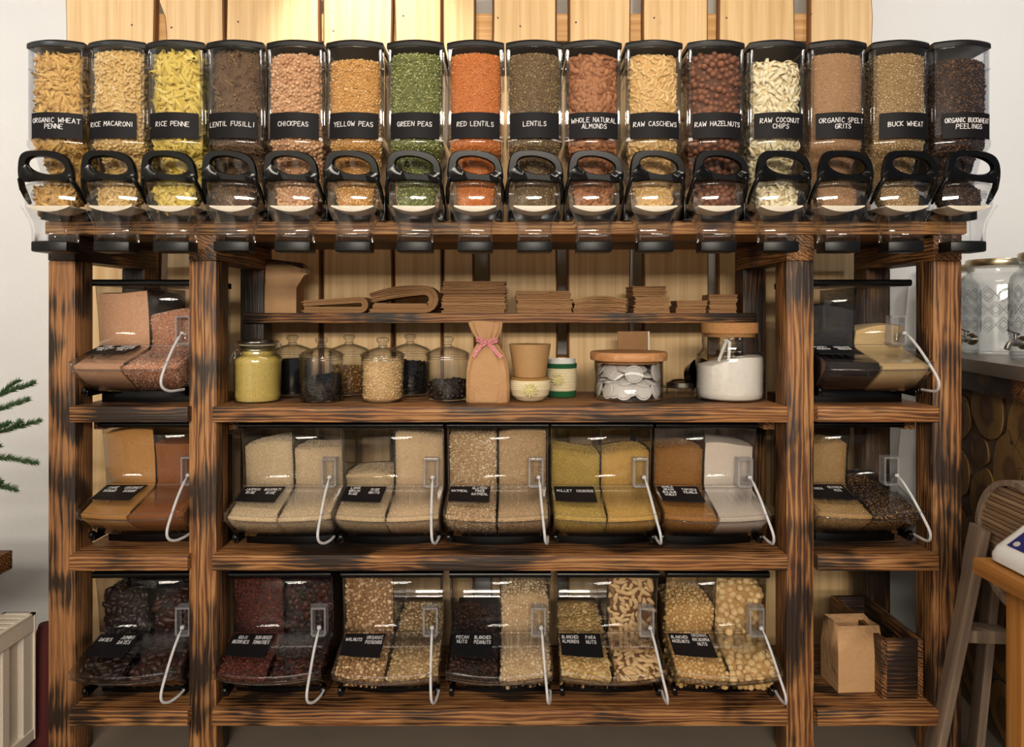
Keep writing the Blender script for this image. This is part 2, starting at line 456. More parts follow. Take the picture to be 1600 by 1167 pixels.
def strokes_mesh(name, strokes, width, fn, nrm, mat):
    """flat chalk ribbons with a little thickness; fn(u, v) -> point on the plate, nrm(u, v) -> normal"""
    m = MB(); hw = width/2
    for st in strokes:
        for (u0, v0), (u1, v1) in zip(st[:-1], st[1:]):
            dx, dy = u1-u0, v1-v0; L = math.hypot(dx, dy) or 1e-6
            ex, ey = dx/L*hw*.6, dy/L*hw*.6; px, py = -dy/L*hw, dx/L*hw
            q = [(u0-ex+px, v0-ey+py), (u0-ex-px, v0-ey-py), (u1+ex-px, v1+ey-py), (u1+ex+px, v1+ey+py)]
            bot = [Vector(fn(*a)) for a in q]; top = [p+Vector(nrm(*a))*.0007 for p, a in zip(bot, q)]
            m.add([*bot, *top], [(0,1,2,3),(4,5,6,7),(0,1,5,4),(1,2,6,5),(2,3,7,6),(3,0,4,7)])
    return m.mesh(name, mat, smooth=0)

# ------------------------------------------------------------------ materials
BWX = burnt_wood('burnt_wood_along_x', 0, burn=.58)
BWY = burnt_wood('burnt_wood_along_y', 1, mid='#6e4522', burn=.6)
BWT = burnt_wood('burnt_wood_light', 0, light='#c08c54', mid='#94602f', burn=.2)
BWZ = burnt_wood('burnt_wood_along_z', 2, burn=.56)
BWS = burnt_wood('burnt_wood_spotted', 2, burn=.62, spots=True)
BWD = burnt_wood('burnt_wood_dark', 2, light='#8d5c2c', mid='#5d3618', burn=.85)
BWDX = burnt_wood('burnt_wood_dark_along_x', 0, light='#8d5c2c', mid='#5d3618', burn=.9)
PINE = pine('pine_plank')
PINEX = pine('pine_batten', 0, light='#c79a60', dark='#9c6c38', knots=False)
BARK = plain('bark_edge', '#7d5430', .8)
CLR = clear('clear_plastic')
CLRD = clear('divider_plastic', (.50, .50, .53, 1), (.16, .16, .18, 1))
CLRL = clear('clear_lid_plastic', spec=.5)
CLRE = clear('clear_plastic_edge', (.93, .935, .95, 1), (.42, .43, .47, 1), .03, 1.5)
GLS = clear('clear_glass', (.988, .99, .988, 1), (.50, .51, .51, 1), .01, 1.15)
GLSK = clear('knob_glass', (.90, .91, .91, 1), (.35, .37, .37, 1), .01, 2.2)
FRAMEC = clear('frosted_frame', (.9, .9, .92, 1), (.6, .6, .63, 1), .05, 1.2, scr=.17)
WHITEC = clear('frosted_tether', (.9, .9, .92, 1), (.6, .6, .63, 1), .08, 1.0, scr=.55)
BLACK = plain('black_gloss_plastic', '#060607', .2, Specular_IOR_Level=.35)
BLACKM = plain('black_satin_plastic', '#0a0a0c', .4, Specular_IOR_Level=.35)
CARD = plain('black_chalk_card', '#0e0c10', .6, Specular_IOR_Level=.2)
CHALK = plain('white_chalk', '#e9e7ea', .8)
CUP = plain('white_plastic', '#e6dcc9', .4)
STEEL = plain('steel', '#b9b4ac', .2, Metallic=1.0)
DSTEEL = plain('dark_steel', '#4a4642', .25, Metallic=1.0)
KRAFT = None
def kraft(name, c, d):
    s = Nodes(name); f = s.noise(s.coord((1, 1, 4), True), 90, 3, .7); b = s.noise(s.coord(rnd=True), 14, 4, .6)
    rp = s.n('NewGeometry').outputs['Random Per Island']
    col = s.mix(f, lin(c), lin(d)); col = s.mix(s.math('MULTIPLY', rp, .55), col, lin(d), 'MULTIPLY'); MATS[name] = s.bsdf(col, .75, s.math('ADD', b, s.math('MULTIPLY', f, .1)), .8, .012); return MATS[name]
KRAFT = kraft('kraft_paper', '#cda67a', '#b88f64')
KRAFTD = kraft('kraft_paper_dark', '#b98f62', '#9d7448')
def wall_mat():
    s = Nodes('white_plaster'); a = s.noise(s.coord(), 26, 4, .6); b = s.noise(s.coord(), 2.2, 2)
    col = s.mix(b, lin('#d9d8d6'), lin('#e4e3e1')); return s.bsdf(col, .85, a, .35, .006)
PLASTER = wall_mat()
def floor_mat():
    s = Nodes('floor_tiles'); b = s.noise(s.coord(), 4, 4); return s.bsdf(s.mix(b, lin('#6c6259'), lin('#87796b')), .55, b, .2)
FLOOR = floor_mat()
CEIL = plain('ceiling_paint', '#d8d6d2', .9)

# ------------------------------------------------------------------ room
WY = 0.92
def slab(name, x0, x1, y0, y1, z0, z1, mat): return tag(MB().box(x0, x1, y0, y1, z0, z1).build(name, mat), kind='structure')
slab('floor', -2.5, 3.4, -9.5, 1.02, -.1, 0, FLOOR)
slab('ceiling', -2.5, 3.4, -9.5, 1.02, 3.12, 3.2, CEIL)
wall = slab('wall_back', -2.4, 3.4, WY, 1.02, 0, 3.12, PLASTER)
slab('wall_left', -2.5, -2.4, -9.5, WY, 0, 3.12, PLASTER)

# live-edge planks on battens, all fixed to the back wall
def plank(x0, x1, z0, z1, y0, th, seed, wl=.006, wr=.006, bulge=()):
    r = random.Random(seed); n = 44; m = MB(); rings = []
    pl = [(r.uniform(.6, 5), r.uniform(0, 6), r.uniform(.3, 1)) for _ in range(4)]
    pr = [(r.uniform(.6, 5), r.uniform(0, 6), r.uniform(.3, 1)) for _ in range(4)]
    f = lambda p, z: sum(a*math.sin(w*z*2+ph) for w, ph, a in p)/2
    for i in range(n+1):
        z = z0+(z1-z0)*i/n; a = x0+wl*f(pl, z); b = x1+wr*f(pr, z)
        for (zc, amt, side, wdt) in bulge:
            g = amt*math.exp(-((z-zc)/wdt)**2)
            if side == 'r': b += g
            else: a += g
        rings.append([(a, y0+.006, z), (a+.006, y0, z), (b-.006, y0, z), (b, y0+.006, z), (b+.004, y0+th, z), (a-.004, y0+th, z)])
    cx, cz = (x0+x1)/2, (z0+z1)/2
    m.loft([[(p[0]-cx, p[1]-y0, p[2]-cz) for p in q] for q in rings])
    for k, fc in enumerate(m.f):     # rough edges carry bark brown
        xs = [m.v[j] for j in fc]
        if len(fc) == 4:
            nx = abs((Vector(xs[1])-Vector(xs[0])).cross(Vector(xs[2])-Vector(xs[0])).normalized().x)
            if nx > .5: m.mi[k] = 1
    o = m.build('plank', [PINE, BARK], wall, (cx, y0, cz), smooth=30)
    return o
PY = .66
def px2x(px, y): return (px-800)*(2.28+y)/1067.0
spans = [(99,243,.010,.012),(258,350,.012,.005),(353,500,.004,.004),(505,611,.004,.007),(617,690,.006,.003),(692,741,.003,.006),
         (768,870,.012,.003),(888,986,.003,.003),(1006,1107,.005,.004),(1123,1242,.003,.005),(1266,1362,.003,.006)]
for i, (a, b, wl, wr) in enumerate(spans):
    bl = ()
    if i == 10: bl = ((.33, .085, 'r', .10), (2.78, .012, 'r', .10), (.55, -.04, 'r', .12))
    if i == 9: bl = ((2.0, -.01, 'r', .2),)
    if i == 1: bl = ((2.86, -.03, 'l', .06),)
    plank(px2x(a, PY), px2x(b, PY), .02, 2.98, PY, .028, 40+i, wl, wr, bl)
for zc, hh in ((2.745, .06), (1.25, .06), (.42, .06)):
    MB().box(-1.6, 1.6, -.115, .115, -hh, hh).build('batten', PINEX, wall, (-.1, .688+.116, zc), bevel=.003)
# screws heads in the planks
for i, (px, py) in enumerate(((206, 39), (268, 43), (372, 34), (521, 48), (630, 25), (778, 28), (813, 41), (900, 35), (1022, 28), (1135, 28), (1267, 22))):
    MB().lathe([(.004, -.002), (.004, .001), (.001, .002)], 10).build('screw', DSTEEL, wall, (px2x(px, PY), PY-.0012, 1.5+(490-py)*(2.28+PY)/1067), (PI/2, 0, 0))

# ------------------------------------------------------------------ the shelving rack
rack = thing('shelving_rack', 'big burnt timber shelving rack of thick posts and boards standing against the planks', 'shelving rack', (0, 0, 0))
def bar(name, x0, x1, y0, y1, z0, z1, mat, bev=.004):
    c = ((x0+x1)/2, (y0+y1)/2, (z0+z1)/2)
    return MB().box(x0-c[0], x1-c[0], y0-c[1], y1-c[1], z0-c[2], z1-c[2]).build(name, mat, rack, c, bevel=bev)
S0 = 468.0
PX = [(75, 117), (295, 338), (1229, 1272), (1458, 1503)]
PXW = [((a-800)/S0, (b-800)/S0) for a, b in PX]
ZB = 1.677   # underside of the cross beams
for k, (a, b) in enumerate(PXW):
    bar('front_post', a, b, 0, .098, 0, ZB, BWS if k == 0 else BWZ)
    bar('rear_post', a, b, .43, .53, 0, ZB, BWD)
    bar('cross_beam', a, b, -.002, .53, ZB, 1.763, BWY)
bar('top_board', -1.555, 1.515, -.008, .235, 1.764, 1.808, BWT)
bar('top_board', -1.555, 1.515, .239, .535, 1.764, 1.808, BWDX)
SZ = [1.193, .703, .191]      # shelf tops, upper to lower
for z in SZ:
    t = .052
    for (a, b) in ((-1.462, -1.070), (-.990, .910), (1.008, 1.410)):
        bar('shelf_board', a, b, -.028, .19, z-t, z, BWX, .004)
        bar('shelf_board', a, b, .195, .42, z-t, z, BWX, .004)
# supporting rails under the shelf boards along the posts
for z in SZ:
    for (a, b) in ((-1.459, -1.419), (-1.119, -1.079), (-.987, -.947), (.876, .916), (1.009, 1.049), (1.366, 1.406)):
        bar('bearer', a, b, .10, .43, z-.052-.045, z-.053, BWY)
# the narrow upper shelf for the paper bags and its little posts
bar('bag_shelf_board', -1.058, .962, .405, .60, 1.463, 1.503, BWX)
for px in (390, 776, 1171):
    x = px2x(px, .46); bar('support_post', x-.022, x+.022, .44, .50, 1.193, 1.463, BWZ, .003)

# ------------------------------------------------------------------ contents: kinds
I0, I1, OC = ico(0), ico(1), octa()
kind('wheat_penne', grain('wheat_penne', ['#b08442', '#caa058', '#dab470']), [penne(1, .115)], .046, .0110, True,
     ('penne_tube', 'ridged amber penne tube behind the front of the wheat penne dispenser', 'pasta', 'amber penne in the first dispenser'))
kind('rice_penne', grain('rice_penne', ['#c4a848', '#d8be5c', '#e8d47c']), [penne(1, .125)], .048, .0118, True,
     ('penne_tube', 'bright yellow rice penne tube behind the front of its dispenser', 'pasta', 'bright yellow penne in the third dispenser'))
kind('macaroni', grain('macaroni', ['#c6a260', '#d8b678', '#e4ca94']), [macaroni()], .0195, .0098, True,
     ('macaroni_piece', 'short curved yellow macaroni behind the front of its dispenser', 'pasta', 'macaroni in the second dispenser'))
kind('fusilli', grain('fusilli', ['#5e452e', '#7e6044', '#9c7e5a']), [fusilli()], .032, .0105)
kind('chickpeas', grain('chickpeas', ['#b98a62', '#cfa37a', '#dcb690']), [lump(1, 1, (1, .95, .9), .04)], .0125, .0088, False)
kind('yellow_peas', grain('yellow_peas', ['#b8843e', '#d2a262', '#e2ba80', '#ecca98']), [lump(2, 0, (1, .95, .6), .05)], .0085, .0062, False)
kind('green_peas', grain('green_peas', ['#5c632e', '#808646', '#a2a462', '#c4c08a']), [lump(3, 0, (1, .95, .6), .05)], .0085, .0062, False)
kind('red_lentils', grain('red_lentils', ['#b8662a', '#d0803e', '#de9450', '#e8a868']), [scaled(I0, (1, 1, .5))], .0062, .0046, False)
kind('lentils', grain('lentils', ['#5c472c', '#806640', '#a08658', '#bca878']), [scaled(I0, (1, 1, .5))], .0062, .0046, False)
kind('almonds', grain('almonds', ['#7c4a2c', '#96603c', '#a8724a'], noise_scale=160), [almond()], .030, .0112, True,
     ('almond', 'brown skinned almond behind the front of the natural almond dispenser', 'nut', 'almonds in the almond dispenser'))
kind('cashews', grain('cashews', ['#c89f64', '#d8b47a', '#e4c690']), [cashew()], .031, .0115, True,
     ('cashew', 'pale curved cashew behind the front of the cashew dispenser', 'nut', 'cashews in the cashew dispenser'))
kind('hazelnuts', grain('hazelnuts', ['#56311f', '#6c422c', '#825238'], noise_scale=120), [lump(5, 1, (1, .95, .98), .015)], .0212, .0148, False,
     ('hazelnut', 'round brown hazelnut behind the front of the raw hazelnut dispenser', 'nut', 'hazelnuts in the raw hazelnut dispenser'))
kind('coconut', grain('coconut', ['#d8c596', '#e8dab4', '#f2e8cc']), [flake()], .042, .0105, True,
     ('coconut_chip', 'cream coconut chip behind the front of the coconut dispenser', 'coconut chip', 'coconut chips in the coconut dispenser'))
kind('spelt', grain('spelt', ['#98724e', '#ba9670', '#d2b28e', '#e4ccac']), [scaled(OC, (1, .6, .55))], .0055, .0040, False)
kind('buckwheat', grain('buckwheat', ['#8a6c42', '#b09468', '#cdb48c', '#e0cca8']), [scaled(OC, (1, .9, .9))], .0062, .0044, False)
kind('peelings', grain('peelings', ['#20110b', '#3b2418', '#5a3c28', '#6c4c34']), [lump(6, 0, (1, .8, .3), .1)], .0105, .0064, True)
# bins
kind('fine_salt', grain('fine_salt', ['#c08c6a', '#d2a07c', '#deb090'], .8, .75, 220))
kind('coarse_salt', grain('coarse_salt', ['#b47a5c', '#c89274', '#dab094', '#e8ccb8'], .35), [lump(8, 0, (1, .8, .8), .15)], .0068, .0046, False)
kind('poppy', grain('poppy', ['#121113', '#1d1b1e', '#2c2a2e'], .55, .8, 500))
kind('sesame', grain('sesame', ['#c4a06c', '#d8b884', '#e6cc9c'], .6, .7, 420))
kind('cane_sugar', grain('cane_sugar', ['#a8743c', '#bc8648', '#c89458'], .7, .8, 300))
kind('coconut_sugar', grain('coconut_sugar', ['#7a4420', '#8d5228', '#9a5f34'], .7, .8, 300))
kind('jasmin', grain('jasmin', ['#c4aa84', '#e0cba8', '#f0e4cc'], .5), [scaled(OC, (1.5, .45, .45))], .006, .0042)
kind('basmati', grain('basmati', ['#c0a682', '#dfc8a6', '#f0e4cc'], .5), [scaled(OC, (1.6, .4, .4))], .006, .0042)
kind('long_rice', grain('long_rice', ['#bca27c', '#d8c09a', '#e8d6b6'], .5), [scaled(OC, (1.6, .4, .4))], .006, .0042)
kind('rice_grits', grain('rice_grits', ['#c4a680', '#dfc6a2', '#f0e0c6'], .7), [scaled(OC, (1, .8, .8))], .0048, .0040, False)
kind('oats', grain('oats', ['#ac8a62', '#c8a67e', '#dec4a0', '#eedcc2']), [lump(11, 0, (1, .85, .25), .12)], .0098, .0060)
kind('gf_oats', grain('gf_oats', ['#b09068', '#c8aa84', '#dcc29e']), [lump(12, 0, (1, .85, .25), .12)], .0064, .0046)
kind('millet', grain('millet', ['#a88a40', '#c0a256', '#d2b66c']), [scaled(I0, (1, 1, .9))], .0045, .0040, False)
kind('couscous', grain('couscous', ['#bc9248', '#d2ac62', '#e2c07e']), [scaled(OC, (1, .9, .9))], .0045, .0040, False)
kind('bulgur', grain('bulgur', ['#8c5c20', '#a87434', '#bc8a48']), [scaled(OC, (1, .8, .7))], .0050, .0041, False)
kind('tapioca', grain('tapioca', ['#c4b2a0', '#d8c8b8', '#e6dacc'], .6, .75, 350))
kind('quinoa', grain('quinoa', ['#9c7a4c', '#b8965e', '#cdac74']), [scaled(OC, (1, .9, .8))], .0048, .0040, False)
kind('tri_quinoa', grain('tri_quinoa', ['#1c100a', '#4a2c18', '#8c6638', '#c09a60']), [scaled(I0, (1, .9, .8))], .0052, .0042, False)
kind('dates', grain('dates', ['#100807', '#190d0a', '#24130c'], .35), [lump(13, 1, (1, .55, .5), .05)], .036, .016, True,
     ('date', 'dark wrinkled date inside the date bin', 'date', 'dates in the bottom left bin'))
kind('jumbo_dates', grain('jumbo_dates', ['#180c0a', '#281410', '#3c2018'], .3), [lump(14, 1, (1, .55, .5), .05)], .042, .019, True,
     ('date', 'large brown date in the right half of the date bin', 'date', 'jumbo dates in the bottom left bin'))
kind('goji', grain('goji', ['#3a150e', '#581f13', '#763822'], .45), [lump(15, 0, (1.3, .5, .45), .08)], .013, .0075)
kind('tomatoes', grain('tomatoes', ['#1c0b08', '#30140c', '#4a2414'], .45), [lump(16, 1, (1, .7, .3), .16)], .030, .015)
kind('walnuts', grain('walnuts', ['#86623e', '#a98258', '#c8a47a', '#dcbe98']), [lump(17, 1, (1, .8, .6), .16), lump(18, 1, (1, .7, .5), .18)], .0165, .0098, False)
kind('pistachios', grain('pistachios', ['#9c7c54', '#bc9c70', '#d4b88c', '#8a7040']), [lump(19, 1, (1, .66, .6), .05)], .0165, .0105)
kind('pecans', grain('pecans', ['#1c0c08', '#2e160c', '#402214']), [lump(20, 1, (1, .55, .4), .1)], .024, .012)
kind('peanuts', grain('peanuts', ['#b89a72', '#ccb08a', '#dcc6a2']), [lump(21, 1, (1, .75, .7), .03)], .0140, .0098, False)
kind('blanched_almonds', grain('blanched_almonds', ['#b08c54', '#c8a66c', '#d8ba84']), [almond()], .024, .0105)
kind('para_nuts', grain('para_nuts', ['#6a4424', '#b48c58', '#cda874', '#dcbc8c'], noise_scale=90), [brazil()], .042, .0150, True,
     ('brazil_nut', 'long cream and brown brazil nut in the lower bin', 'nut', 'brazil nuts in the para nut bin'))
kind('blanched_hazelnuts', grain('blanched_hazelnuts', ['#b48a50', '#cba468', '#dcba84']), [lump(22, 1, (1, .95, .98), .03)], .0145, .0108, False)
kind('macadamia', grain('macadamia', ['#b48c54', '#cba66c', '#dcbc88']), [lump(23, 1, (1, .97, .98), .015)], .0255, .0178, False,
     ('macadamia_nut', 'round pale macadamia nut in the lower right bin', 'nut', 'macadamia nuts in the last bin'))
kind('mustard', grain('mustard', ['#4e4018', '#b89e4c', '#c6ac58', '#ceb668', '#c8b060'], .55, .85, 230))
def mustard_mat():
    s = Nodes('mustard_speckled'); n = s.noise(s.coord(), 330, 2, .7)
    col = s.ramp(n, [(.3, lin('#b39a48')), (.6, lin('#c6ae5c')), (.8, lin('#d0bb70'))])
    for sc, th in ((170, .13), (110, .10)):
        v = s.n('TexVoronoi', {'Vector': s.coord(), 'Scale': sc}); r = s.n('SeparateColor', {0: v.outputs[1]}).outputs[0]
        m_ = s.math('MULTIPLY', s.math('LESS_THAN', v.outputs[0], th*1.7), s.math('GREATER_THAN', r, .72)); col = s.mix(s.math('MULTIPLY', m_, .8), col, lin('#4c3a1c'))
    MATS['mustard_speckled'] = s.bsdf(col, .6, n, .4, .002); return s.m
KIND['mustard']['mat'] = mustard_mat()
kind('coffee', grain('coffee', ['#060404', '#0b0707', '#120b0a'], .3, spec=.25), [lump(24, 1, (1, .72, .6), .03)], .0135, .0088, False)
kind('choco', grain('choco', ['#070404', '#0c0706', '#120a09'], .2, spec=.3), [lump(25, 1, (1, .85, .85), .03)], .022, .0165, False,
     ('chocolate_dragee', 'glossy dark chocolate covered nut in the right glass jar', 'sweet', 'dark chocolate nuts in the right glass jar'))
kind('soy', grain('soy', ['#c29e6c', '#d4b282', '#dfc294', '#e6cca2'], .7, spec=.2), [lump(26, 0, (1, .85, .85), .03)], .0092, .0068, False)
kind('brown_beans', grain('brown_beans', ['#5c3c1a', '#86602e', '#a88046', '#c09c62']), [lump(27, 0, (1, .8, .8), .03)], .0098, .0070, False)
kind('black_grain', grain('black_grain', ['#050505', '#09090a', '#0e0d0e'], .6, .8, 300, .15))
kind('flour', grain('flour', ['#e0dad2', '#e5dfd8', '#e9e4dd'], .9, .85, 60))

# ------------------------------------------------------------------ gravity dispensers
DZ = 1.808
HW, SAG, YF = .0875, .026, -.100
def outline(w, yf, sag, yb, n=12, corner=.006):
    p = []
    for i in range(n+1):
        x = -w+2*w*i/n; p.append((x, yf-sag*(1-(x/w)**2)))
    p += [(w, yf+.03), (w, (yf+yb)/2), (w, yb-corner), (w-corner, yb), (0, yb), (-w+corner, yb), (-w, yb-corner), (-w, (yf+yb)/2), (-w, yf+.03)]
    return p
def ring3(o2, z): return [(x, y, z) for x, y in o2]
def arc_y(x, off=0.0): return YF-SAG*(1-(x/HW)**2)-off

m = MB()      # hopper shell
m.loft([ring3(outline(HW, YF, SAG, .15), .541), ring3(outline(HW, YF, SAG, .15), .535), ring3(outline(HW, YF, SAG, .15), .262), ring3(outline(HW, YF, SAG, .15), .252),
        ring3(outline(HW+.003, YF-.004, SAG, .152), .242), ring3(outline(HW+.003, YF-.004, SAG, .152), .226),
        ring3(outline(HW-.001, YF+.010, SAG, .148), .208), ring3(outline(HW-.004, YF+.03, SAG*.8, .145), .196),
        ring3(outline(HW-.016, YF+.04, .015, .11), .125), ring3(outline(HW-.022, YF+.05, .01, .06), .075)], False, False)
HOPPER = m.mesh('hopper', CLR, smooth=40)
RIB = []
for sx in (-1, 1):       # thick moulded corner columns and the side flange
    m = MB(); m.box(sx*.0815-.005, sx*.0815+.005, YF-.002, YF+.010, .25, .538)
    m.box(sx*.087-.002, sx*.087+.004, YF+.012, YF+.024, .25, .54)
    m.box(sx*.087-.002, sx*.087+.004, YF-.002, .12, .47, .476)
    RIB.append(m.mesh('corner_rib', CLRE, bevel=.0015, smooth=40))
m = MB(); o1 = outline(HW+.004, YF-.002, SAG, .156)
def inset(o, k, dy=0): return [(x*k, (y-.02)*k+.02+dy) for x, y in o]
m.loft([ring3(o1, .538), ring3(o1, .550), ring3(inset(o1, .985), .556), ring3(inset(o1, .92), .561), ring3(inset(o1, .6), .566)])
LID = m.mesh('lid', BLACKM, smooth=45)
# handle loop: outer and inner outlines around the finger hole
outp = [(-.076, -.050), (-.086, -.046), (-.087, -.020), (-.083, .012), (-.076, .040), (-.056, .050), (0, .051), (.036, .047), (.068, .036), (.084, .010), (.090, -.022), (.091, -.046), (.080, -.056), (.045, -.046), (0, -.042), (-.04, -.043)]
def by_angle(pts, n):
    # resample a star-shaped outline on n equal angles (about 0, 0)
    res = []
    for k in range(n):
        a = -PI+2*PI*k/n; d = (math.cos(a), math.sin(a)); best = 0
        for i in range(len(pts)):
            (x1, y1), (x2, y2) = pts[i], pts[(i+1) % len(pts)]
            ex, ey = x2-x1, y2-y1; den = d[0]*ey-d[1]*ex
            if abs(den) < 1e-12: continue
            t = (x1*ey-y1*ex)/den; u = (x1*d[1]-y1*d[0])/den
            if t > 0 and -1e-6 <= u <= 1+1e-6: best = max(best, t)
        res.append((d[0]*best, d[1]*best))
    for _ in range(2): res = [((res[i-1][0]+2*res[i][0]+res[(i+1) % n][0])/4, (res[i-1][1]+2*res[i][1]+res[(i+1) % n][1])/4) for i in range(n)]
    return res
NA = 56
ou = by_angle(outp, NA)
th = -.17
inn = []
for k in range(NA):
    a = -PI+2*PI*k/NA; x, z = .0585*math.cos(a), .0255*math.sin(a)
    inn.append((.004+x*math.cos(th)-z*math.sin(th), .004+x*math.sin(th)+z*math.cos(th)))
HC = .150      # height of the hole's centre above the board
def hy(z, t): return -.156-.10*z+t      # the loop leans a little
m = MB(); rings = []
def lerp2(a, b, t): return [(p[0]+(q[0]-p[0])*t, p[1]+(q[1]-p[1])*t) for p, q in zip(a, b)]
for prof, t in ((0.0, .006), (.0, .014), (.12, .020), (.88, .020), (1.0, .014), (1.0, .006), (.86, 0), (.14, 0), (0.0, .006)):
    rings.append([(x, hy(z, t), HC+z) for x, z in lerp2(ou, inn, prof)])
m.loft(rings, False, False)
for sx in (-1, 1):       # arms down to the axle
    m.tube([(sx*.074, -.146, HC-.024), (sx*.079, -.146, HC-.036), (sx*.086, -.128, HC-.062), (sx*.089, -.104, .062), (sx*.089, -.088, .045)], [.004, .011, .0115, .010, .006], 10, flat=.62)
HANDLE = m.mesh('handle', BLACK, smooth=50)
m = MB()      # spout: drum housing narrowing to a chute
m.loft([ring3(outline(.070, -.122, .016, -.03), .112), ring3(outline(.078, -.126, .020, -.025), .094), ring3(outline(.0805, -.128, .022, -.02), .055),
        ring3(outline(.079, -.128, .020, -.025), .026), ring3(outline(.068, -.126, .014, -.04), .004), ring3(outline(.057, -.125, .010, -.055), -.018),
        ring3(outline(.0515, -.125, .008, -.064), -.042), ring3(outline(.050, -.126, .008, -.066), -.082)], True, False)
SPOUT = m.mesh('spout', CLR, smooth=50)
AXLE, EDGE = [], []
for sx in (-1, 1):
    m = MB(); m.tube([(sx*.069, -.085, .075), (sx*.083, -.085, .075)], .013, 14); m.tube([(sx*.066, -.085, .075), (sx*.087, -.085, .075)], .006, 12); AXLE.append(m.mesh('axle_pin', CLRE, smooth=40))
    m = MB(); m.tube([(sx*.079, -.146, .030), (sx*.066, -.141, .004), (sx*.0555, -.136, -.020), (sx*.0505, -.134, -.045), (sx*.050, -.134, -.08)], .0022, 6)
    EDGE.append(m.mesh('spout_edge', CLRE, smooth=60)); m = MB(); m.tube([(sx*.078, -.025, .026), (sx*.066, -.04, .004), (sx*.0555, -.055, -.020), (sx*.051, -.064, -.045), (sx*.050, -.066, -.08)], .0022, 6); EDGE.append(m.mesh('spout_edge', CLRE, smooth=60))
m = MB(); m.tube([(x, -.128-.023*(1-(x/.081)**2), .098-.004*abs(x/.08)**4) for x in np.linspace(-.078, .078, 9)], .0022, 6)
EDGE.append(m.mesh('spout_edge', CLRE, smooth=60)); m = MB(); m.tube([(x, -.130-.023*(1-(x/.081)**2), .052) for x in np.linspace(-.079, .079, 9)], .0016, 6); EDGE.append(m.mesh('spout_edge', CLRE, smooth=60))
m = MB(); up, dn = [], []
for i in range(13):
    x = -.073+.146*i/12; x *= .92; dn.append((x, .012+.016*(x/.067)**2)); up.append((x, .031+.001*(x/.067)**2))
m.prism(dn+up[::-1], 1, -.138, -.045)
CUPM = m.mesh('dosing_cup', CUP, bevel=.002, smooth=40)
m = MB(); co = outline(.054, -.128, .010, -.060, 6)
m.loft([ring3(co, -.079), ring3(inset(co, 1.03), -.083), ring3(inset(co, 1.03), -.110), ring3(inset(co, .98), -.113)])
CAPM = m.mesh('chute_cap', BLACKM, bevel=.001, smooth=30)
m = MB()
for sx in (-1, 1):
    m.prism([(-.045, 0), (.14, 0), (.14, .05), (-.02, .085), (-.045, .07)], 0, sx*.084-.003, sx*.084+.003)
m.box(-.084, .084, .09, .14, 0, .05); m.box(-.084, .084, -.02, .14, 0, .006)
STAND = m.mesh('base_stand', BLACK, bevel=.002)

DISP = [
 (86, ['ORGANIC WHEAT', 'PENNE'], 'wheat_penne', .505, .012, 'amber wheat penne', 'wheat_penne', 'pasta'),
 (182, ['RICE MACARONI'], 'macaroni', .515, -.008, 'yellow rice macaroni', 'rice_macaroni', 'pasta'),
 (274, ['RICE PENNE'], 'rice_penne', .508, 0, 'bright yellow rice penne', 'rice_penne', 'pasta'),
 (367, ['LENTIL FUSILLI'], 'fusilli', .515, -.004, 'brown lentil fusilli', 'lentil_fusilli', 'pasta'),
 (461, ['CHICKPEAS'], 'chickpeas', .505, 0, 'beige chickpeas', 'chickpeas', 'chickpeas'),
 (554, ['YELLOW PEAS'], 'yellow_peas', .488, 0, 'yellow split peas', 'yellow_peas', 'peas'),
 (649, ['GREEN PEAS'], 'green_peas', .508, 0, 'green split peas', 'green_peas', 'peas'),
 (743, ['RED LENTILS'], 'red_lentils', .508, 0, 'orange red lentils', 'red_lentils', 'lentils'),
 (835, ['LENTILS'], 'lentils', .508, 0, 'brown lentils', 'brown_lentils', 'lentils'),
 (927, ['WHOLE NATURAL', 'ALMONDS'], 'almonds', .505, 0, 'whole brown almonds', 'almonds', 'nuts'),
 (1022, ['RAW CASCHEWS'], 'cashews', .505, 0, 'pale raw cashews', 'cashews', 'nuts'),
 (1119, ['RAW HAZELNUTS'], 'hazelnuts', .502, 0, 'dark brown raw hazelnuts', 'hazelnuts', 'nuts'),
 (1215, ['RAW COCONUT', 'CHIPS'], 'coconut', .480, 0, 'cream coconut chips', 'coconut_chips', 'coconut chips'),
 (1310, ['ORGANIC SPELT', 'GRITS'], 'spelt', .508, .002, 'tan spelt grits', 'spelt_grits', 'grits'),
 (1408, ['BUCK WHEAT'], 'buckwheat', .508, .004, 'golden buckwheat', 'buckwheat_grains', 'buckwheat'),
 (1504, ['ORGANIC BUCKWHEAT', 'PEELINGS'], 'peelings', .490, .006, 'dark brown buckwheat peelings', 'buckwheat_peelings', 'buckwheat'),
]
ORD = 'first second third fourth fifth sixth seventh eighth ninth tenth eleventh twelfth thirteenth fourteenth fifteenth sixteenth'.split()
LW = .0775
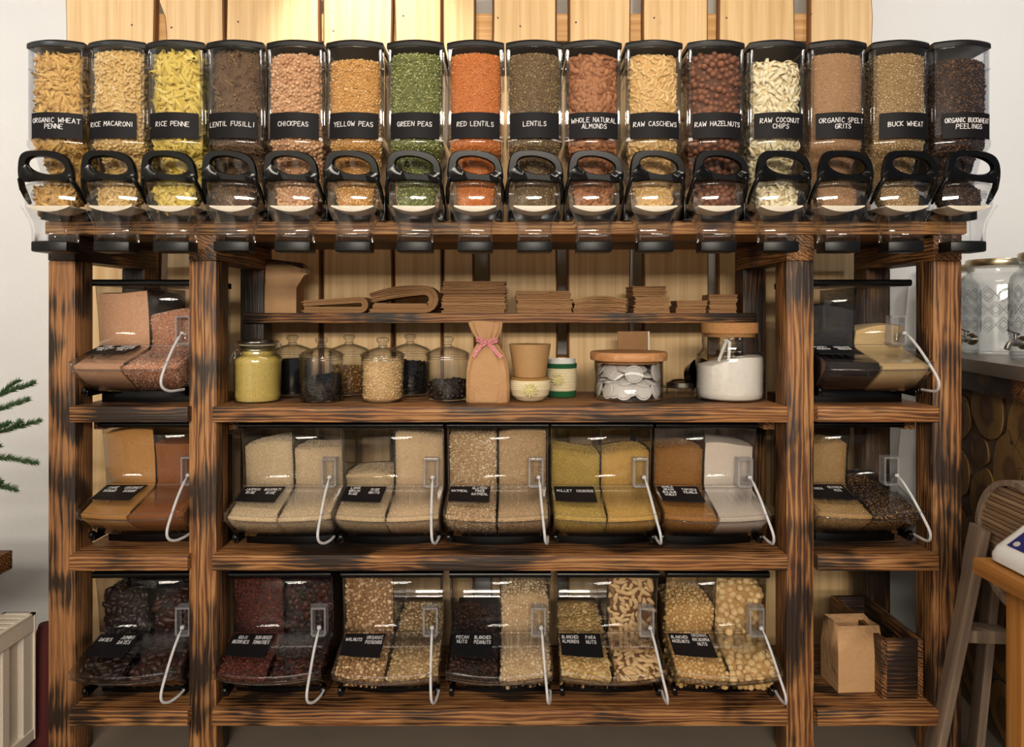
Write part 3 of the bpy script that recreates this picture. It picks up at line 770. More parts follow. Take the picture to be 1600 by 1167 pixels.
for i, (px, lines, kd, top, lo, words, nm, cat) in enumerate(DISP):
    x = (px-800)/490.0
    d = thing('gravity_dispenser', 'clear gravity dispenser with black lid and loop handle holding '+words, 'dispenser', (x, 0, DZ), 0, 'gravity dispensers on the top board')
    put('hopper', HOPPER, d, solid=.0028); put('lid', LID, d); put('handle', HANDLE, d)
    for q in RIB: put('corner_rib', q, d)
    for q in AXLE: put('axle_pin', q, d)
    for q in EDGE: put('spout_edge', q, d)
    put('spout', SPOUT, d, solid=.0025); put('dosing_cup', CUPM, d); put('chute_cap', CAPM, d); put('base_stand', STAND, d)
    # label card following the curved front
    m = MB(); A = []; Bk = []
    xs = [lo-LW+2*LW*k/12 for k in range(13)]
    ay = lambda u: arc_y(max(-HW, min(HW, u)))
    rr = [[(u, ay(u)-.0045, .246), (u, ay(u)-.0045, .327), (u, ay(u)-.003, .327), (u, ay(u)-.003, .246)] for u in xs]
    m.loft(rr)
    lb = m.build('label_card', CARD, d, smooth=30)
    st = letter_strokes(lines, .0145, 'C', 1.35, .142)
    dz = .2865 + (.004 if len(lines) == 1 else .006)
    me = strokes_mesh('lettering', st, .0016, lambda u, v: (lo+u, ay(lo+u)-.0048, dz+v), lambda u, v: (0, -1, 0), CHALK)
    put('lettering', me, lb)
    # contents
    c = MB(); w = HW-.008
    big = KIND[kd]['size']; ins = .006+.36*min(big, .042)
    def O(wd, yf, sg, yb, z, k=1.0): return ring3(inset(outline(wd, yf, sg, yb, 8), k), z)
    w = HW-.005-ins*.5; yf = YF+ins*.8
    c.loft([O(.046, -.112, .010, -.055, .030), O(.055, -.108, .012, -.045, .050), O(.058, -.10, .01, -.03, .085), O(w-.016, YF+.055+ins, .012, .09, .125),
            O(w-.004, YF+.036+ins*.7, SAG*.8, .135, .200), O(w, yf+.012, SAG, .138, .212), O(w, yf, SAG, .14, .230), O(w, yf, SAG, .14, .33), O(w, yf, SAG, .14, top-.013), O(w, yf, SAG, .14, top+.004, .99),
            O(w, yf, SAG, .14, top+.013, .9), O(w, yf, SAG, .14, top+.020, .55)])
    kp = lambda P, N: ((P[:, 1] < .02) | (N[:, 2] > .5)) & (N[:, 1] < .5) & (P[:, 2] > .03)
    if KIND[kd]['sp'] < .007: kp = lambda P, N: ((P[:, 1] < -.03) | ((N[:, 2] > .5) & (P[:, 1] < .04))) & (N[:, 1] < .5) & (P[:, 2] > .03)
    fill(c, kd, nm, words+' filling the '+ORD[i]+' gravity dispenser from the left', cat, (x, 0, DZ), 0, kp, solo_n=150)

# ------------------------------------------------------------------ scoop bins
W2 = .1725; BOW = .035
def bowy(x, y, k=1.0): return y-BOW*k*(1-(x/W2)**2)
NX = 14
XS = [-W2+2*W2*i/NX for i in range(NX+1)]
def strip(rows, xs=XS):     # rows of (y, z, bow share, width factor): an open sheet across the bin
    m = MB(); m.loft([[(x*wf, bowy(x, y, k), z) for x in xs] for (y, z, k, wf) in rows], False, False, closed=False); return m
SIDE = [(.035, .045), (-.058, .125), (-.066, .150), (.090, .190), (.106, .195), (.098, .30), (.082, .40), (.38, .40), (.38, .045)]
m = MB(); m.loft([[(x, (.098-.022*(1-(x/W2)**2)) if e else .37, z) for x, e in [(-W2+.012, 1), (-.08, 1), (0, 1), (.08, 1), (W2-.012, 1), (W2-.012, 0), (-W2+.012, 0)]] for z in (0, .044)])
for sx in (-1, 1):
    m.tube([(sx*(W2-.016), .005, .050), (sx*(W2-.003), .005, .050)], .014, 12); m.box(sx*(W2-.012)-.008, sx*(W2-.012)+.008, .0, .12, .030, .05)
BBASE = m.mesh('base', BLACK, bevel=.003, smooth=40)
m = MB(); m.box(-W2-.002, W2+.002, .066, .386, .402, .424)
m.tube([(-W2-.002, .068, .413), (W2+.002, .068, .413)], .0115, 12)
BCOV = m.mesh('cover', BLACK, smooth=40)
m = strip([(-.056, .127, 1.0, 1.0), (-.052, .118, .95, 1.0), (.040, .045, .55, .985), (.38, .0452, 0, 1), (.38, .40, 0, 1)])
BTRAY = m.mesh('tray', CLR, smooth=60)
BSIDE = [MB().prism(SIDE, 0, sx*W2-.0014, sx*W2+.0014).mesh('side_panel', CLR, smooth=0) for sx in (-1, 1)]
m = MB(); q = [(y+(.004 if y < .3 else -.004), z+(-.003 if z > .1 else .003)) for y, z in SIDE]; m.prism(q, 0, -.0016, .0016)
BDIV = m.mesh('divider', CLRD, smooth=0)
m = strip([(.106, .198, 0, 1), (.101, .26, 0, 1), (.092, .33, 0, 1), (.080, .402, 0, 1)], [-W2, 0, W2])
BPAN = m.mesh('upper_panel', CLR, smooth=60)
m = strip([(.104, .193, 0, 1), (-.0675, .152, 1, 1), (-.072, .148, 1, 1), (-.070, .126, 1, 1), (-.064, .124, 1, 1)])
BLID = m.mesh('lid', CLRL, smooth=30)
m = MB()
m.box(-W2, W2, .099, .106, .189, .200)
m.tube([(x, bowy(x, -.0715), .1495) for x in XS], .0022, 6); m.tube([(x, bowy(x, -.0695), .126) for x in XS], .0018, 6)
for sx in (-1, 1):
    m.tube([(sx*W2, y, z) for y, z in ((-.066, .150), (.090, .190), (.106, .195), (.098, .30), (.082, .40))], .0024, 6)
    m.tube([(sx*W2, y, z) for y, z in ((-.066, .150), (-.058, .125), (.035, .045))], .0020, 6)
m.tube([(-W2, .081, .400), (W2, .081, .400)], .002, 6)
BRIM = m.mesh('rim', CLRE, smooth=50)
SX = .132
m = MB()
for a in (-.0225, .0225): m.box(SX+a-.0035, SX+a+.0035, .060, .098, .205, .300)
for b in (.2035, .2965): m.box(SX-.0215, SX+.0215, .060, .098, b-.0035, b+.0035)
BHOLD = m.mesh('scoop_holder', FRAMEC, bevel=.001, smooth=0)
m = MB(); rr = []
for k in range(7):
    t = k/6; w = .014*(1-.35*t**3); rr.append([(SX+w*math.cos(a), .076+w*.9*math.sin(a), .288-.07*t) for a in np.linspace(PI*.05, PI*.95, 9)])
m.loft(rr, False, False, closed=False)
m.tube([(SX, .078, .215), (SX+.004, .060, .240), (SX+.008, .045, .245)], .004, 8)
BSCO = m.mesh('scoop', CLRE, smooth=60)
def tether_mesh(dx):
    m = MB(); P = [(SX+.008, .045, .240), (SX+.010, .020, .232), (SX+.013+dx*.3, -.030, .192), (SX+.017+dx*.6, -.080, .140), (SX+.021+dx, -.108, .098), (SX+.024+dx, -.106, .072), (SX+.030+dx*.6, -.085, .058), (W2-.006, -.050, .056), (W2-.004, -.010, .055)]
    Q = []
    for i in range(len(P)-1):      # Catmull-Rom
        p0, p1, p2, p3 = [Vector(P[max(0, min(len(P)-1, i+k))]) for k in (-1, 0, 1, 2)]
        for t in (0, .25, .5, .75): Q.append(.5*((2*p1)+(-p0+p2)*t+(2*p0-5*p1+4*p2-p3)*t*t+(-p0+3*p1-3*p2+p3)*t**3))
    Q.append(Vector(P[-1])); m.tube(Q, [.0026 if i < 5 else .0045 for i in range(len(Q))], 8)
    m.lathe([(.007, -.004), (.008, 0), (.006, .006)], 10, (SX+.008, .042, .240))
    return m.mesh('tether', WHITEC, smooth=60)
TETH = [tether_mesh(-.012), tether_mesh(.0), tether_mesh(.01)]
# the lid's slope: t = 0 at the joint, 1 at the rim
def slope(x, t, off): 
    y = .104+(-.0675-.104)*t; z = .193+(.152-.193)*t
    y = y-BOW*t*(1-(x/W2)**2)
    return (x, y-.232*off*0, z+off)

BINS = [
 (0, -1.262, 0, 1.5, (['FINE', 'HIMALAYAN', 'SALT'], ['COARSE', 'HIMALAYAN', 'SALT']), ('fine_salt', .382, 'fine_pink_salt', 'fine pink salt', 'salt'), ('coarse_salt', .312, 'coarse_pink_salt', 'coarse pink salt crystals', 'salt'), 0),
 (0, 1.193, 0, -1.0, (['POPPY', 'SEEDS'], ['SESAME', 'SEEDS']), ('poppy', .330, 'poppy_seeds', 'black poppy seeds', 'seeds'), ('sesame', .262, 'sesame_seeds', 'pale sesame seeds', 'seeds'), 2),
 (1, -1.255, .025, 1.2, (['CANE', 'SUGAR'], ['COCONUT', 'SUGAR']), ('cane_sugar', .388, 'cane_sugar', 'light brown cane sugar', 'sugar'), ('coconut_sugar', .34, 'coconut_sugar', 'dark brown coconut sugar', 'sugar'), 0),
 (1, -.761, 0, .8, (['JASMIN', 'RISE'], ['BASMATI', 'RISE']), ('jasmin', .345, 'jasmine_rice', 'jasmine rice', 'rice'), ('basmati', .325, 'basmati_rice', 'basmati rice', 'rice'), 0),
 (1, -.410, 0, .4, (['LONG', 'GRAIN', 'RISE'], ['RISE', 'GRITS']), ('long_rice', .235, 'long_grain_rice', 'long grain rice', 'rice'), ('rice_grits', .375, 'rice_grits', 'rice grits', 'rice'), 1),
 (1, -.0495, 0, 0, (['OATMEAL'], ['GLUTEN-', 'FREE', 'OATMEAL']), ('oats', .375, 'oatmeal_flakes', 'coarse golden oat flakes', 'oats'), ('gf_oats', .39, 'fine_oatmeal_flakes', 'fine gluten free oat flakes', 'oats'), 1),
 (1, .309, 0, -.3, (['MILLET'], ['COUSCOUS']), ('millet', .312, 'millet_grains', 'deep yellow millet', 'millet'), ('couscous', .312, 'couscous_grains', 'pale yellow couscous', 'couscous'), 2),
 (1, .668, 0, -.6, (['WHOLE', 'GRAIN', 'BULGUR', 'WHEAT'], ['TAPIOCA', 'PEARLS']), ('bulgur', .325, 'bulgur_wheat', 'brown bulgur wheat', 'bulgur'), ('tapioca', .345, 'tapioca_pearls', 'white tapioca pearls', 'tapioca'), 2),
 (1, 1.184, .03, -1.2, (['QUINOA'], ['QUINOA', 'MIX']), ('quinoa', .335, 'pale_quinoa', 'pale quinoa', 'quinoa'), ('tri_quinoa', .17, 'mixed_quinoa', 'dark mixed quinoa', 'quinoa'), 2),
 (2, -1.262, 0, 1.4, (['DATES'], ['JUMBO', 'DATES']), ('dates', .33, 'date_filling', 'dark dates', 'dates'), ('jumbo_dates', .30, 'jumbo_date_filling', 'large brown dates', 'dates'), 0),
 (2, -.796, 0, .8, (['GOJI', 'BERRIES'], ['SUN-DRIED', 'TOMATOES']), ('goji', .385, 'goji_berries', 'dark red goji berries', 'berries'), ('tomatoes', .37, 'dried_tomatoes', 'dark dried tomatoes', 'tomatoes'), 0),
 (2, -.412, 0, .4, (['WALNUTS'], ['ORGANIC', 'PISTACHIOS']), ('walnuts', .392, 'walnut_pieces', 'broken golden walnuts', 'nuts'), ('pistachios', .205, 'pistachios', 'tan pistachios', 'nuts'), 1),
 (2, -.041, 0, 0, (['PECAN', 'NUTS'], ['BLANCHED', 'PEANUTS']), ('pecans', .215, 'pecan_nuts', 'dark pecan nuts', 'nuts'), ('peanuts', .32, 'blanched_peanuts', 'pale blanched peanuts', 'nuts'), 1),
 (2, .330, 0, -.4, (['BLANCHED', 'ALMONDS'], ['PARA', 'NUTS']), ('blanched_almonds', .205, 'blanched_almonds', 'pale blanched almonds', 'nuts'), ('para_nuts', .392, 'brazil_nut_filling', 'cream and brown brazil nuts', 'nuts'), 2),
 (2, .707, 0, -.7, (['BLANCHED', 'HAZELNUTS'], ['ORGANIC', 'MACADAMIA', 'NUTS']), ('blanched_hazelnuts', .285, 'blanched_hazelnuts', 'small blanched hazelnuts', 'nuts'), ('macadamia', .36, 'macadamia_filling', 'round macadamia nuts', 'nuts'), 2),
]
def compartment(x0, x1, top, seed, ins=.006):
    r = random.Random(seed); m = MB(); n = 6; rings = []
    ph = r.uniform(0, 6); sl = r.uniform(-.012, .012)
    for i in range(n+1):
        x = x0+(x1-x0)*i/n; u = (i/n-.5)*2
        k = 1-(x/W2)**2
        full = top > .215
        zt = top+.005*math.sin(2.2*u+ph)+sl*u*.6-.004*u*u
        q = [(.046-BOW*.5*k+ins*.3, .0475), (-.044-BOW*.9*k+ins, .118), (-.052-BOW*.95*k+ins, .138-ins*.7)]
        if full:
            sg = .6*ins
            q += [(.030, .166-sg), (.098+ins*.8, .183-sg*.5), (.1085+ins*.7, .205), (.103+ins*.7, .205+(zt-.205)*.5), (.096+ins*.7+.0 if zt < .34 else .090+ins*.7, zt), (.14, zt+.006), (.24, zt+.002)]
            q += [(.36, zt-.01)]
        else:
            zz = min(zt, .20)
            q += [(.030, .158-ins*.5), (.095, .172-ins*.3), (.13, zz*.93), (.20, zz), (.28, zz), (.32, zz+.006), (.36, zz+.012)]
        q += [(.365, .0475)]
        rings.append([(x, y, z) for y, z in q])
    m.loft(rings); return m

ROWN = ['upper', 'middle', 'lower']
for bi, (row, x, dy, rz, txt, left, right, tt) in enumerate(BINS):
    loc = (x, dy, SZ[row]); rz = math.radians(rz)
    b = thing('scoop_bin', 'scoop bin on the %s shelf with %s beside %s' % (ROWN[row], left[3], right[3].replace('fine gluten free', 'fine')), 'bin', loc, rz, 'scoop bins in the rack')
    put('base', BBASE, b); put('cover', BCOV, b); put('tray', BTRAY, b, solid=.0025); [put('side_panel', q, b) for q in BSIDE]; put('divider', BDIV, b)
    put('upper_panel', BPAN, b, solid=.0025); put('lid', BLID, b, solid=.002); put('rim', BRIM, b); put('scoop_holder', BHOLD, b)
    put('scoop', BSCO, b); put('tether', TETH[tt], b)
    # chalk card lying on the left of the lid
    x0, x1, t0, t1 = -.164, -.026, .05, (.60 if row < 2 else .62)
    m = MB(); rings = []
    for i in range(9):
        u = x0+(x1-x0)*i/8
        rings.append([slope(u, t0, .0035), slope(u, t1, .0035), slope(u, t1, .0055), slope(u, t0, .0055)])
    m.loft(rings); cdm = m.build('label_card', CARD, b, smooth=30)
    ll = math.hypot(.1715, .041)
    h = .0140 if max(len(txt[0]), len(txt[1])) < 3 else (.0130 if max(len(txt[0]), len(txt[1])) == 3 else .0118)
    tc = (t0+t1)/2-(.10 if row < 2 else .13)
    fn = lambda u, v: slope(u, tc-v*1.0/ll, .0056)
    for k, lines in enumerate(txt):
        st = []
        for s in letter_strokes(lines, h, 'C', 1.5, .056, nar=.70):
            st.append([(u+(-.130 if k == 0 else -.060), v) for u, v in s])
        put('lettering', strokes_mesh('lettering', st, .0013, fn, lambda u, v: (0, -.2, .97), CHALK), cdm)
    for side, (kd, top, nm, words, cat) in enumerate((left, right)):
        a0, a1 = ((-W2+.004, -.004), (.004, W2-.004))[side]
        big = KIND[kd]['size']
        core = compartment(a0+big*.25, a1-big*.25, top, bi*7+side, .003+.48*big)
        kp = lambda P, N: ((P[:, 1] < .138) | (N[:, 2] > .5) & (P[:, 1] < .32)) & (N[:, 1] < .5) & (N[:, 2] > -.9)
        fill(core, kd, nm, '%s in the %s half of a scoop bin on the %s shelf' % (words, ('left', 'right')[side], ROWN[row]), cat, loc, rz, kp, solo_n=110)

# ------------------------------------------------------------------ glass jars on the upper shelf
S1 = SZ[0]
def on_shelf(px, y): return px2x(px, y)
def jar_mass(R, h, top_var, seed, n=28):
    r = random.Random(seed); ph = r.uniform(0, 6); m = MB(); rings = []
    for k, (rr, z) in enumerate(((R*.9, .006), (R, .014), (R, h*.5), (R, h), (R*.75, h), (R*.35, h))):
        rings.append([(rr*math.cos(2*PI*j/n), rr*math.sin(2*PI*j/n), z+(top_var*math.sin(2*PI*j/n+ph)*(rr/R) if k >= 3 else 0)) for j in range(n)])
    m.loft(rings); return m
def lidded_jar(px, y, R, h, kd, fillh, var, nm, words, cat, label, seed, scale=1.0, solo_n=60):
    x = on_shelf(px, y); loc = (x, y, S1)
    j = thing('glass_jar', label, 'jar', loc, 0, 'lidded glass jars')
    m = MB(); m.lathe([(R*.80, .0), (R*.96, .003), (R, .012), (R, h*.66), (R*.985, h*.685), (R*1.0, h*.70)], 48, cap0=True, cap1=False); m.build('body', GLS, j, solid=.003)
    m = MB(); m.lathe([(R*.97, h*.705), (R*1.06, h*.710), (R*1.055, h*.725), (R*.85, h*.775), (R*.5, h*.82), (R*.24, h*.845), (R*.20, h*.875)], 48, cap0=False, cap1=False); m.build('lid', GLS, j, solid=.0035)
    m = MB(); m.lathe([(R*.20, h*.865), (R*.19, h*.90), (R*.27, h*.93), (R*.305, h*.955), (R*.28, h*.985), (R*.16, h*1.0), (0, h*1.002)], 28); m.build('knob', GLSK, j)
    m = MB()
    for q in (.69, .655): m.tube([(R*1.0*math.cos(a), R*1.0*math.sin(a), h*q) for a in np.linspace(0, 2*PI, 41)], .0018, 6)
    m.build('moulded_ring', GLSK, j)
    core = jar_mass(R-.005-.3*KIND[kd]['size'], fillh, var, seed)
    fill(core, kd, nm, words, cat, loc, 0, lambda P, N: (N[:, 2] > -.5), solo_n=solo_n)
lidded_jar(502.5, .118, .0745, .224, 'coffee', .082, .010, 'coffee_beans', 'dark roasted coffee beans half filling a front glass jar', 'coffee beans', 'lidded glass jar a third full of dark beans, beside the yellow clip jar', 1)
lidded_jar(598, .118, .0745, .224, 'soy', .143, .003, 'soy_beans', 'pale beige beans filling the front middle glass jar', 'beans', 'lidded glass jar full of pale beige beans in the front row', 2)
lidded_jar(699.5, .15, .0750, .226, 'choco', .070, .004, 'chocolate_filling', 'dark chocolate nuts at the bottom of the right glass jar', 'sweets', 'lidded glass jar half full of big dark balls beside the tied paper bag', 3, solo_n=60)
lidded_jar(457, .31, .0755, .226, 'black_grain', .135, .002, 'black_seeds', 'black seeds filling the glass jar behind the yellow clip jar', 'seeds', 'rear glass jar full of black seeds behind the yellow clip jar', 4)
lidded_jar(545.5, .31, .0750, .228, 'brown_beans', .108, .005, 'brown_beans', 'speckled brown beans in a rear glass jar', 'beans', 'rear glass jar half full of brown beans', 5)
lidded_jar(641, .31, .0750, .230, 'coffee', .122, .006, 'roasted_beans', 'dark beans filling a rear glass jar', 'coffee beans', 'rear glass jar nearly full of dark beans behind the pale bean jar', 6)

# clip-top jar with yellow granules
y = .115; x = on_shelf(403, y); loc = (x, y, S1)
j = thing('clip_jar', 'wire clip glass jar full of yellow speckled mustard powder', 'jar', loc)
R = .081
MB().lathe([(R*.86, 0), (R*.97, .004), (R*.965, .02), (R, .135), (R*1.0, .150), (R*.93, .160), (R*.72, .168), (R*.70, .176), (R*.70, .186), (R*.78, .190), (R*.80, .196)], 48, cap1=False).build('body', GLS, j, solid=.003)
MB().lathe([(R*.76, .200), (R*.82, .203), (R*.82, .210), (R*.74, .216), (R*.3, .219), (0, .219)], 48, cap0=True).build('lid', GLSK, j)
MB().lathe([(R*.72, .1965), (R*.775, .197), (R*.775, .1995), (R*.72, .2)], 40).build('rubber_seal', plain('seal_rubber', '#a89e84', .6), j)
m = MB()
m.tube([(R*.78*math.cos(a), R*.78*math.sin(a), .181) for a in np.linspace(0, 2*PI, 41)], .0016, 6)
m.tube([(R*.84*math.cos(a), R*.84*math.sin(a), .208) for a in np.linspace(0, 2*PI, 41)], .0016, 6)
m.tube([(-R*.78, -.006, .181), (-R*.98, -.010, .178), (-R*1.0, -.01, .165), (-R*.93, -.012, .158), (-R*.98, -.012, .205), (-R*.82, -.01, .210)], .0016, 6)
m.tube([(-R*.96, -.012, .176), (-R*1.08, -.02, .150), (-R*1.1, -.02, .135)], .0016, 6)
m.tube([(R*.78, 0, .183), (R*.95, -.004, .183), (R*1.02, -.006, .195), (R*.98, -.006, .208), (R*.84, 0, .209)], .0018, 6)
m.tube([(R*.92, -.012, .186), (R*1.0, -.018, .190), (R*1.04, -.018, .198), (R*.98, -.018, .206)], .0018, 6)
m.build('wire_clip', STEEL, j)
c = MB(); c.lathe([(R*.88, .006), (R*.93, .02), (R*.955, .135), (R*.95, .148), (R*.70, .160), (R*.665, .168), (R*.66, .182), (0, .184)], 40)
fill(c, 'mustard', 'mustard_powder', 'yellow speckled mustard powder filling the wire clip jar', 'powder', loc)

# kraft bag tied with gingham ribbon
y = .10; x = on_shelf(763, y); 
b = thing('paper_bag', 'upright kraft paper bag tied with a red gingham ribbon', 'bag', (x, y, S1), math.radians(-4))
def bag_rings(levels, n=64, seed=3):
    r = random.Random(seed); rings = []
    fl = [(r.randint(5, 11), r.uniform(0, 6), r.uniform(.4, 1)) for _ in range(5)]
    for (z, w, d, sq, fold, cx) in levels:
        q = []
        for j in range(n):
            a = 2*PI*j/n; c_, s_ = math.cos(a), math.sin(a)
            e = 2/sq; xx = w*math.copysign(abs(c_)**e, c_); yy = d*math.copysign(abs(s_)**e, s_)
            g = 1+fold*sum(am*math.sin(k*a+ph) for k, ph, am in fl)/2.2
            q.append((cx+xx*g, yy*g, z+(fold*.03*math.sin(3*a+1) if z > .26 else 0)))
        rings.append(q)
    return rings
lv = [(0, .072, .045, 6, .02, 0), (.004, .075, .047, 6, .02, 0), (.05, .075, .047, 5, .035, 0), (.10, .074, .047, 4.5, .045, -.001), (.14, .069, .045, 3.6, .07, -.002), (.17, .057, .038, 3, .12, -.003), (.19, .043, .030, 2.5, .18, -.004), (.207, .031, .022, 2.2, .24, -.005), (.222, .037, .023, 2.2, .24, -.006), (.245, .050, .022, 2.5, .16, -.008), (.268, .057, .019, 3, .11, -.010), (.279, .059, .018, 3, .10, -.011)]
m = MB(); m.loft(bag_rings(lv), True, False)
m.loft([[(p[0]*.96, p[1]*.9, p[2]) for p in r_] for r_ in bag_rings(lv[-4:])], True, False)
m.build('bag_body', KRAFT, b, smooth=70)
m = MB(); m.loft([[(-.045, -.0485, .066), (-.045, -.0505, .068), (.038, -.0505, .068), (.038, -.0485, .066)], [(-.040, -.048, .008), (-.040, -.0505, .006), (.034, -.0505, .006), (.034, -.048, .008)]]); m.build('bottom_fold', KRAFT, b, smooth=30)
def gingham():
    s = Nodes('red_gingham'); ck = s.n('TexChecker', {'Vector': s.coord(), 'Scale': 240, 'Color1': lin('#a81c2c'), 'Color2': lin('#dcb8b8')})
    n = s.noise(s.coord(), 500, 2); return s.bsdf(s.mix(s.math('MULTIPLY', n, .3), ck.outputs[0], lin('#b83a48')), .8)
GING = gingham()
def ribbon(m, pts, w=.0055):
    P = [Vector(p) for p in pts]; R_ = []
    for i, p in enumerate(P):
        t = (P[min(i+1, len(P)-1)]-P[max(0, i-1)]).normalized(); u = Vector((0, 1, 0)); sd = t.cross(u).normalized()*w
        R_.append([p-sd-u*.0006, p+sd-u*.0006, p+sd+u*.0006, p-sd+u*.0006])
    m.loft(R_)
m = MB(); zc = .207
m.tube([(-.005+.034*math.cos(a), .026*math.sin(a), zc) for a in np.linspace(0, 2*PI, 33)], .0045, 6, flat=.5)
ribbon(m, [(-.004, -.032, zc), (-.018, -.040, zc+.012), (-.034, -.041, zc+.018), (-.036, -.036, zc+.010), (-.020, -.033, zc+.002), (-.004, -.031, zc)])
ribbon(m, [(-.004, -.032, zc), (.012, -.040, zc+.010), (.030, -.041, zc+.014), (.034, -.036, zc+.006), (.016, -.033, zc), (-.004, -.031, zc)])
ribbon(m, [(-.004, -.033, zc), (-.022, -.044, zc-.012), (-.037, -.050, zc-.030), (-.046, -.052, zc-.050)], .0065)
ribbon(m, [(-.004, -.033, zc), (.014, -.042, zc-.012), (.033, -.048, zc-.034), (.052, -.050, zc-.050)], .0065)
m.lathe([(.005, -.006), (.007, 0), (.005, .006)], 10, (-.004, -.034, zc))
m.build('ribbon', GING, b, smooth=60)

# crochet covered cups
def yarn(name, c): 
    s = Nodes(name); n = s.noise(s.coord(), 900, 2); return s.bsdf(s.mix(n, lin(c), tuple(v*.72 for v in lin(c)[:3])+(1,)), .9, n, .4)
CREAM, GREEN, TAN = yarn('cream_yarn', '#e6d6b0'), yarn('green_yarn', '#14592f'), yarn('tan_yarn', '#a67c40')
def crochet(prof, n, amp, name, mat, parent, rows):
    m = MB(); rings = []; tot = rows*4
    zs = [p[1] for p in prof]; rs = [p[0] for p in prof]
    for i in range(tot+1):
        z = zs[0]+(zs[-1]-zs[0])*i/tot; r = float(np.interp(z, zs, rs)); row = (i//4)
        rings.append([((r+amp*(abs(math.sin(n*a/2+row*PI/2)))+amp*.9*math.sin((i % 4)/4*PI))*math.cos(a), (r+amp*abs(math.sin(n*a/2+row*PI/2))+amp*.9*math.sin((i % 4)/4*PI))*math.sin(a), z) for a in [2*PI*j/(n*3) for j in range(n*3)]])
    m.loft(rings, True, True); return m.build(name, mat, parent, smooth=80)
def yarn_flower(parent, c, r, mat):
    m = MB()
    for k in range(11):
        a = 2*PI*k/11
        m.tube([(c[0]+r*.2*math.cos(a), c[1]-.002, c[2]+r*.2*math.sin(a)), (c[0]+r*.7*math.cos(a-.12), c[1]-.007, c[2]+r*.7*math.sin(a-.12)), (c[0]+r*math.cos(a), c[1]-.004, c[2]+r*math.sin(a)), (c[0]+r*.6*math.cos(a+.22), c[1]-.006, c[2]+r*.6*math.sin(a+.22))], .0022, 6)
    m.lathe([(.005, -.003), (.006, 0), (.003, .004)], 10, (c[0], c[1]-.006, c[2]))
    m.build('flower', mat, parent, smooth=60)
FLW = yarn('flower_yarn', '#e8dd9c')
y = .125; x = on_shelf(828, y)
cp = thing('crochet_bowl', 'round cream crochet covered bowl with a tan rim holding a kraft tub', 'bowl', (x, y, S1))
crochet([(.042, .004), (.062, .022), (.070, .045), (.070, .062), (.066, .076)], 44, .0016, 'crochet_cover', CREAM, cp, 10)
crochet([(.066, .076), (.064, .084)], 40, .0018, 'crochet_rim', TAN, cp, 2)
MB().lathe([(.034, 0), (.038, .004), (.036, .012)], 32).build('foot', TAN, cp)
yarn_flower(cp, (0, -.071, .046), .026, FLW)
kc = tag(MB().lathe([(.053, 0), (.0555, .002), (.0735, .112), (.0735, .1155), (.0, .1165)], 48).build('kraft_tub', plain('tan_card', '#a98356', .6), None, (x, y, S1+.0845), smooth=40), 'tan cardboard tub with a flat closed top standing on the crochet bowl', 'tub')
kc.data.name = 'kraft_tub'
y = .25; x = on_shelf(877.5, y)
cp = thing('crochet_cup', 'cup in a cream crochet sleeve with dark green bands', 'cup', (x, y, S1))
MB().lathe([(.046, .002), (.049, .01), (.051, .130), (.0515, .140), (.049, .140), (.048, .128)], 40, cap1=True).build('cup_glass', plain('white_glazed', '#d8d6d2', .25), cp)
crochet([(.050, .002), (.0515, .024)], 40, .0016, 'lower_band', GREEN, cp, 3)
crochet([(.0515, .024), (.0545, .070), (.053, .108)], 40, .0016, 'crochet_sleeve', CREAM, cp, 8)
crochet([(.053, .106), (.0540, .124)], 40, .0018, 'upper_band', GREEN, cp, 3)
yarn_flower(cp, (-.018, -.053, .068), .024, FLW)

# round jar of white pods with wooden lid
y = .18; x = on_shelf(982, y); R = .123; loc = (x, y, S1)
j = thing('pod_jar', 'wide glass jar of white coffee pods under a round wooden lid', 'jar', loc)
MB().lathe([(R*.95, 0), (R, .004), (R, .140)], 64, cap1=False).build('body', GLS, j, solid=.004)
LW_ = pine('beech', 0, light='#c08a5a', dark='#a8744a', knots=False)
MB().lathe([(R*.95, .132), (R*.95, .141), (R*1.10, .1415), (R*1.115, .146), (R*1.115, .166), (R*1.09, .171), (0, .171)], 64).build('lid', LW_, j, smooth=40)
POD = MB().lathe([(0, -.005), (.024, -.004), (.0262, -.0008), (.031, -.0008), (.031, .0008), (.0262, .0008), (.024, .005), (.010, .0068), (0, .007)], 28).mesh('coffee_pod', plain('pod_paper', '#cfcac6', .85), smooth=30)
rp = random.Random(5); k = 0
for lev in range(5):
    nn = 10
    for q in range(nn):
        a = -PI/2+(q-nn/2+.5)*(2*PI/nn)+lev*.31+rp.uniform(-.1, .1)
        z = .018+lev*.026+rp.uniform(-.004, .004); tilt = rp.choice((.15, .35, 1.1, 1.3, .7)) if lev else .25
        z = max(z, .004+.031*math.sin(PI/2-tilt) if tilt < 1 else .012)
        z = min(max(z, .008+.031*math.cos(tilt)), .132-.031*math.cos(tilt)); rad = R-.012-.031*math.sin(tilt)
        o = bpy.data.objects.new('coffee_pod', POD); COL.objects.link(o)
        o.matrix_world = Matrix.Translation((x+rad*math.cos(a), y+rad*math.sin(a), S1+z)) @ Matrix.Rotation(a+rp.uniform(-.25, .25), 4, 'Z') @ Matrix.Rotation(PI/2-tilt, 4, 'Y')
        tag(o, 'round white paper coffee pod inside the wooden lidded jar', 'coffee pod', 'coffee pods in the wide jar')
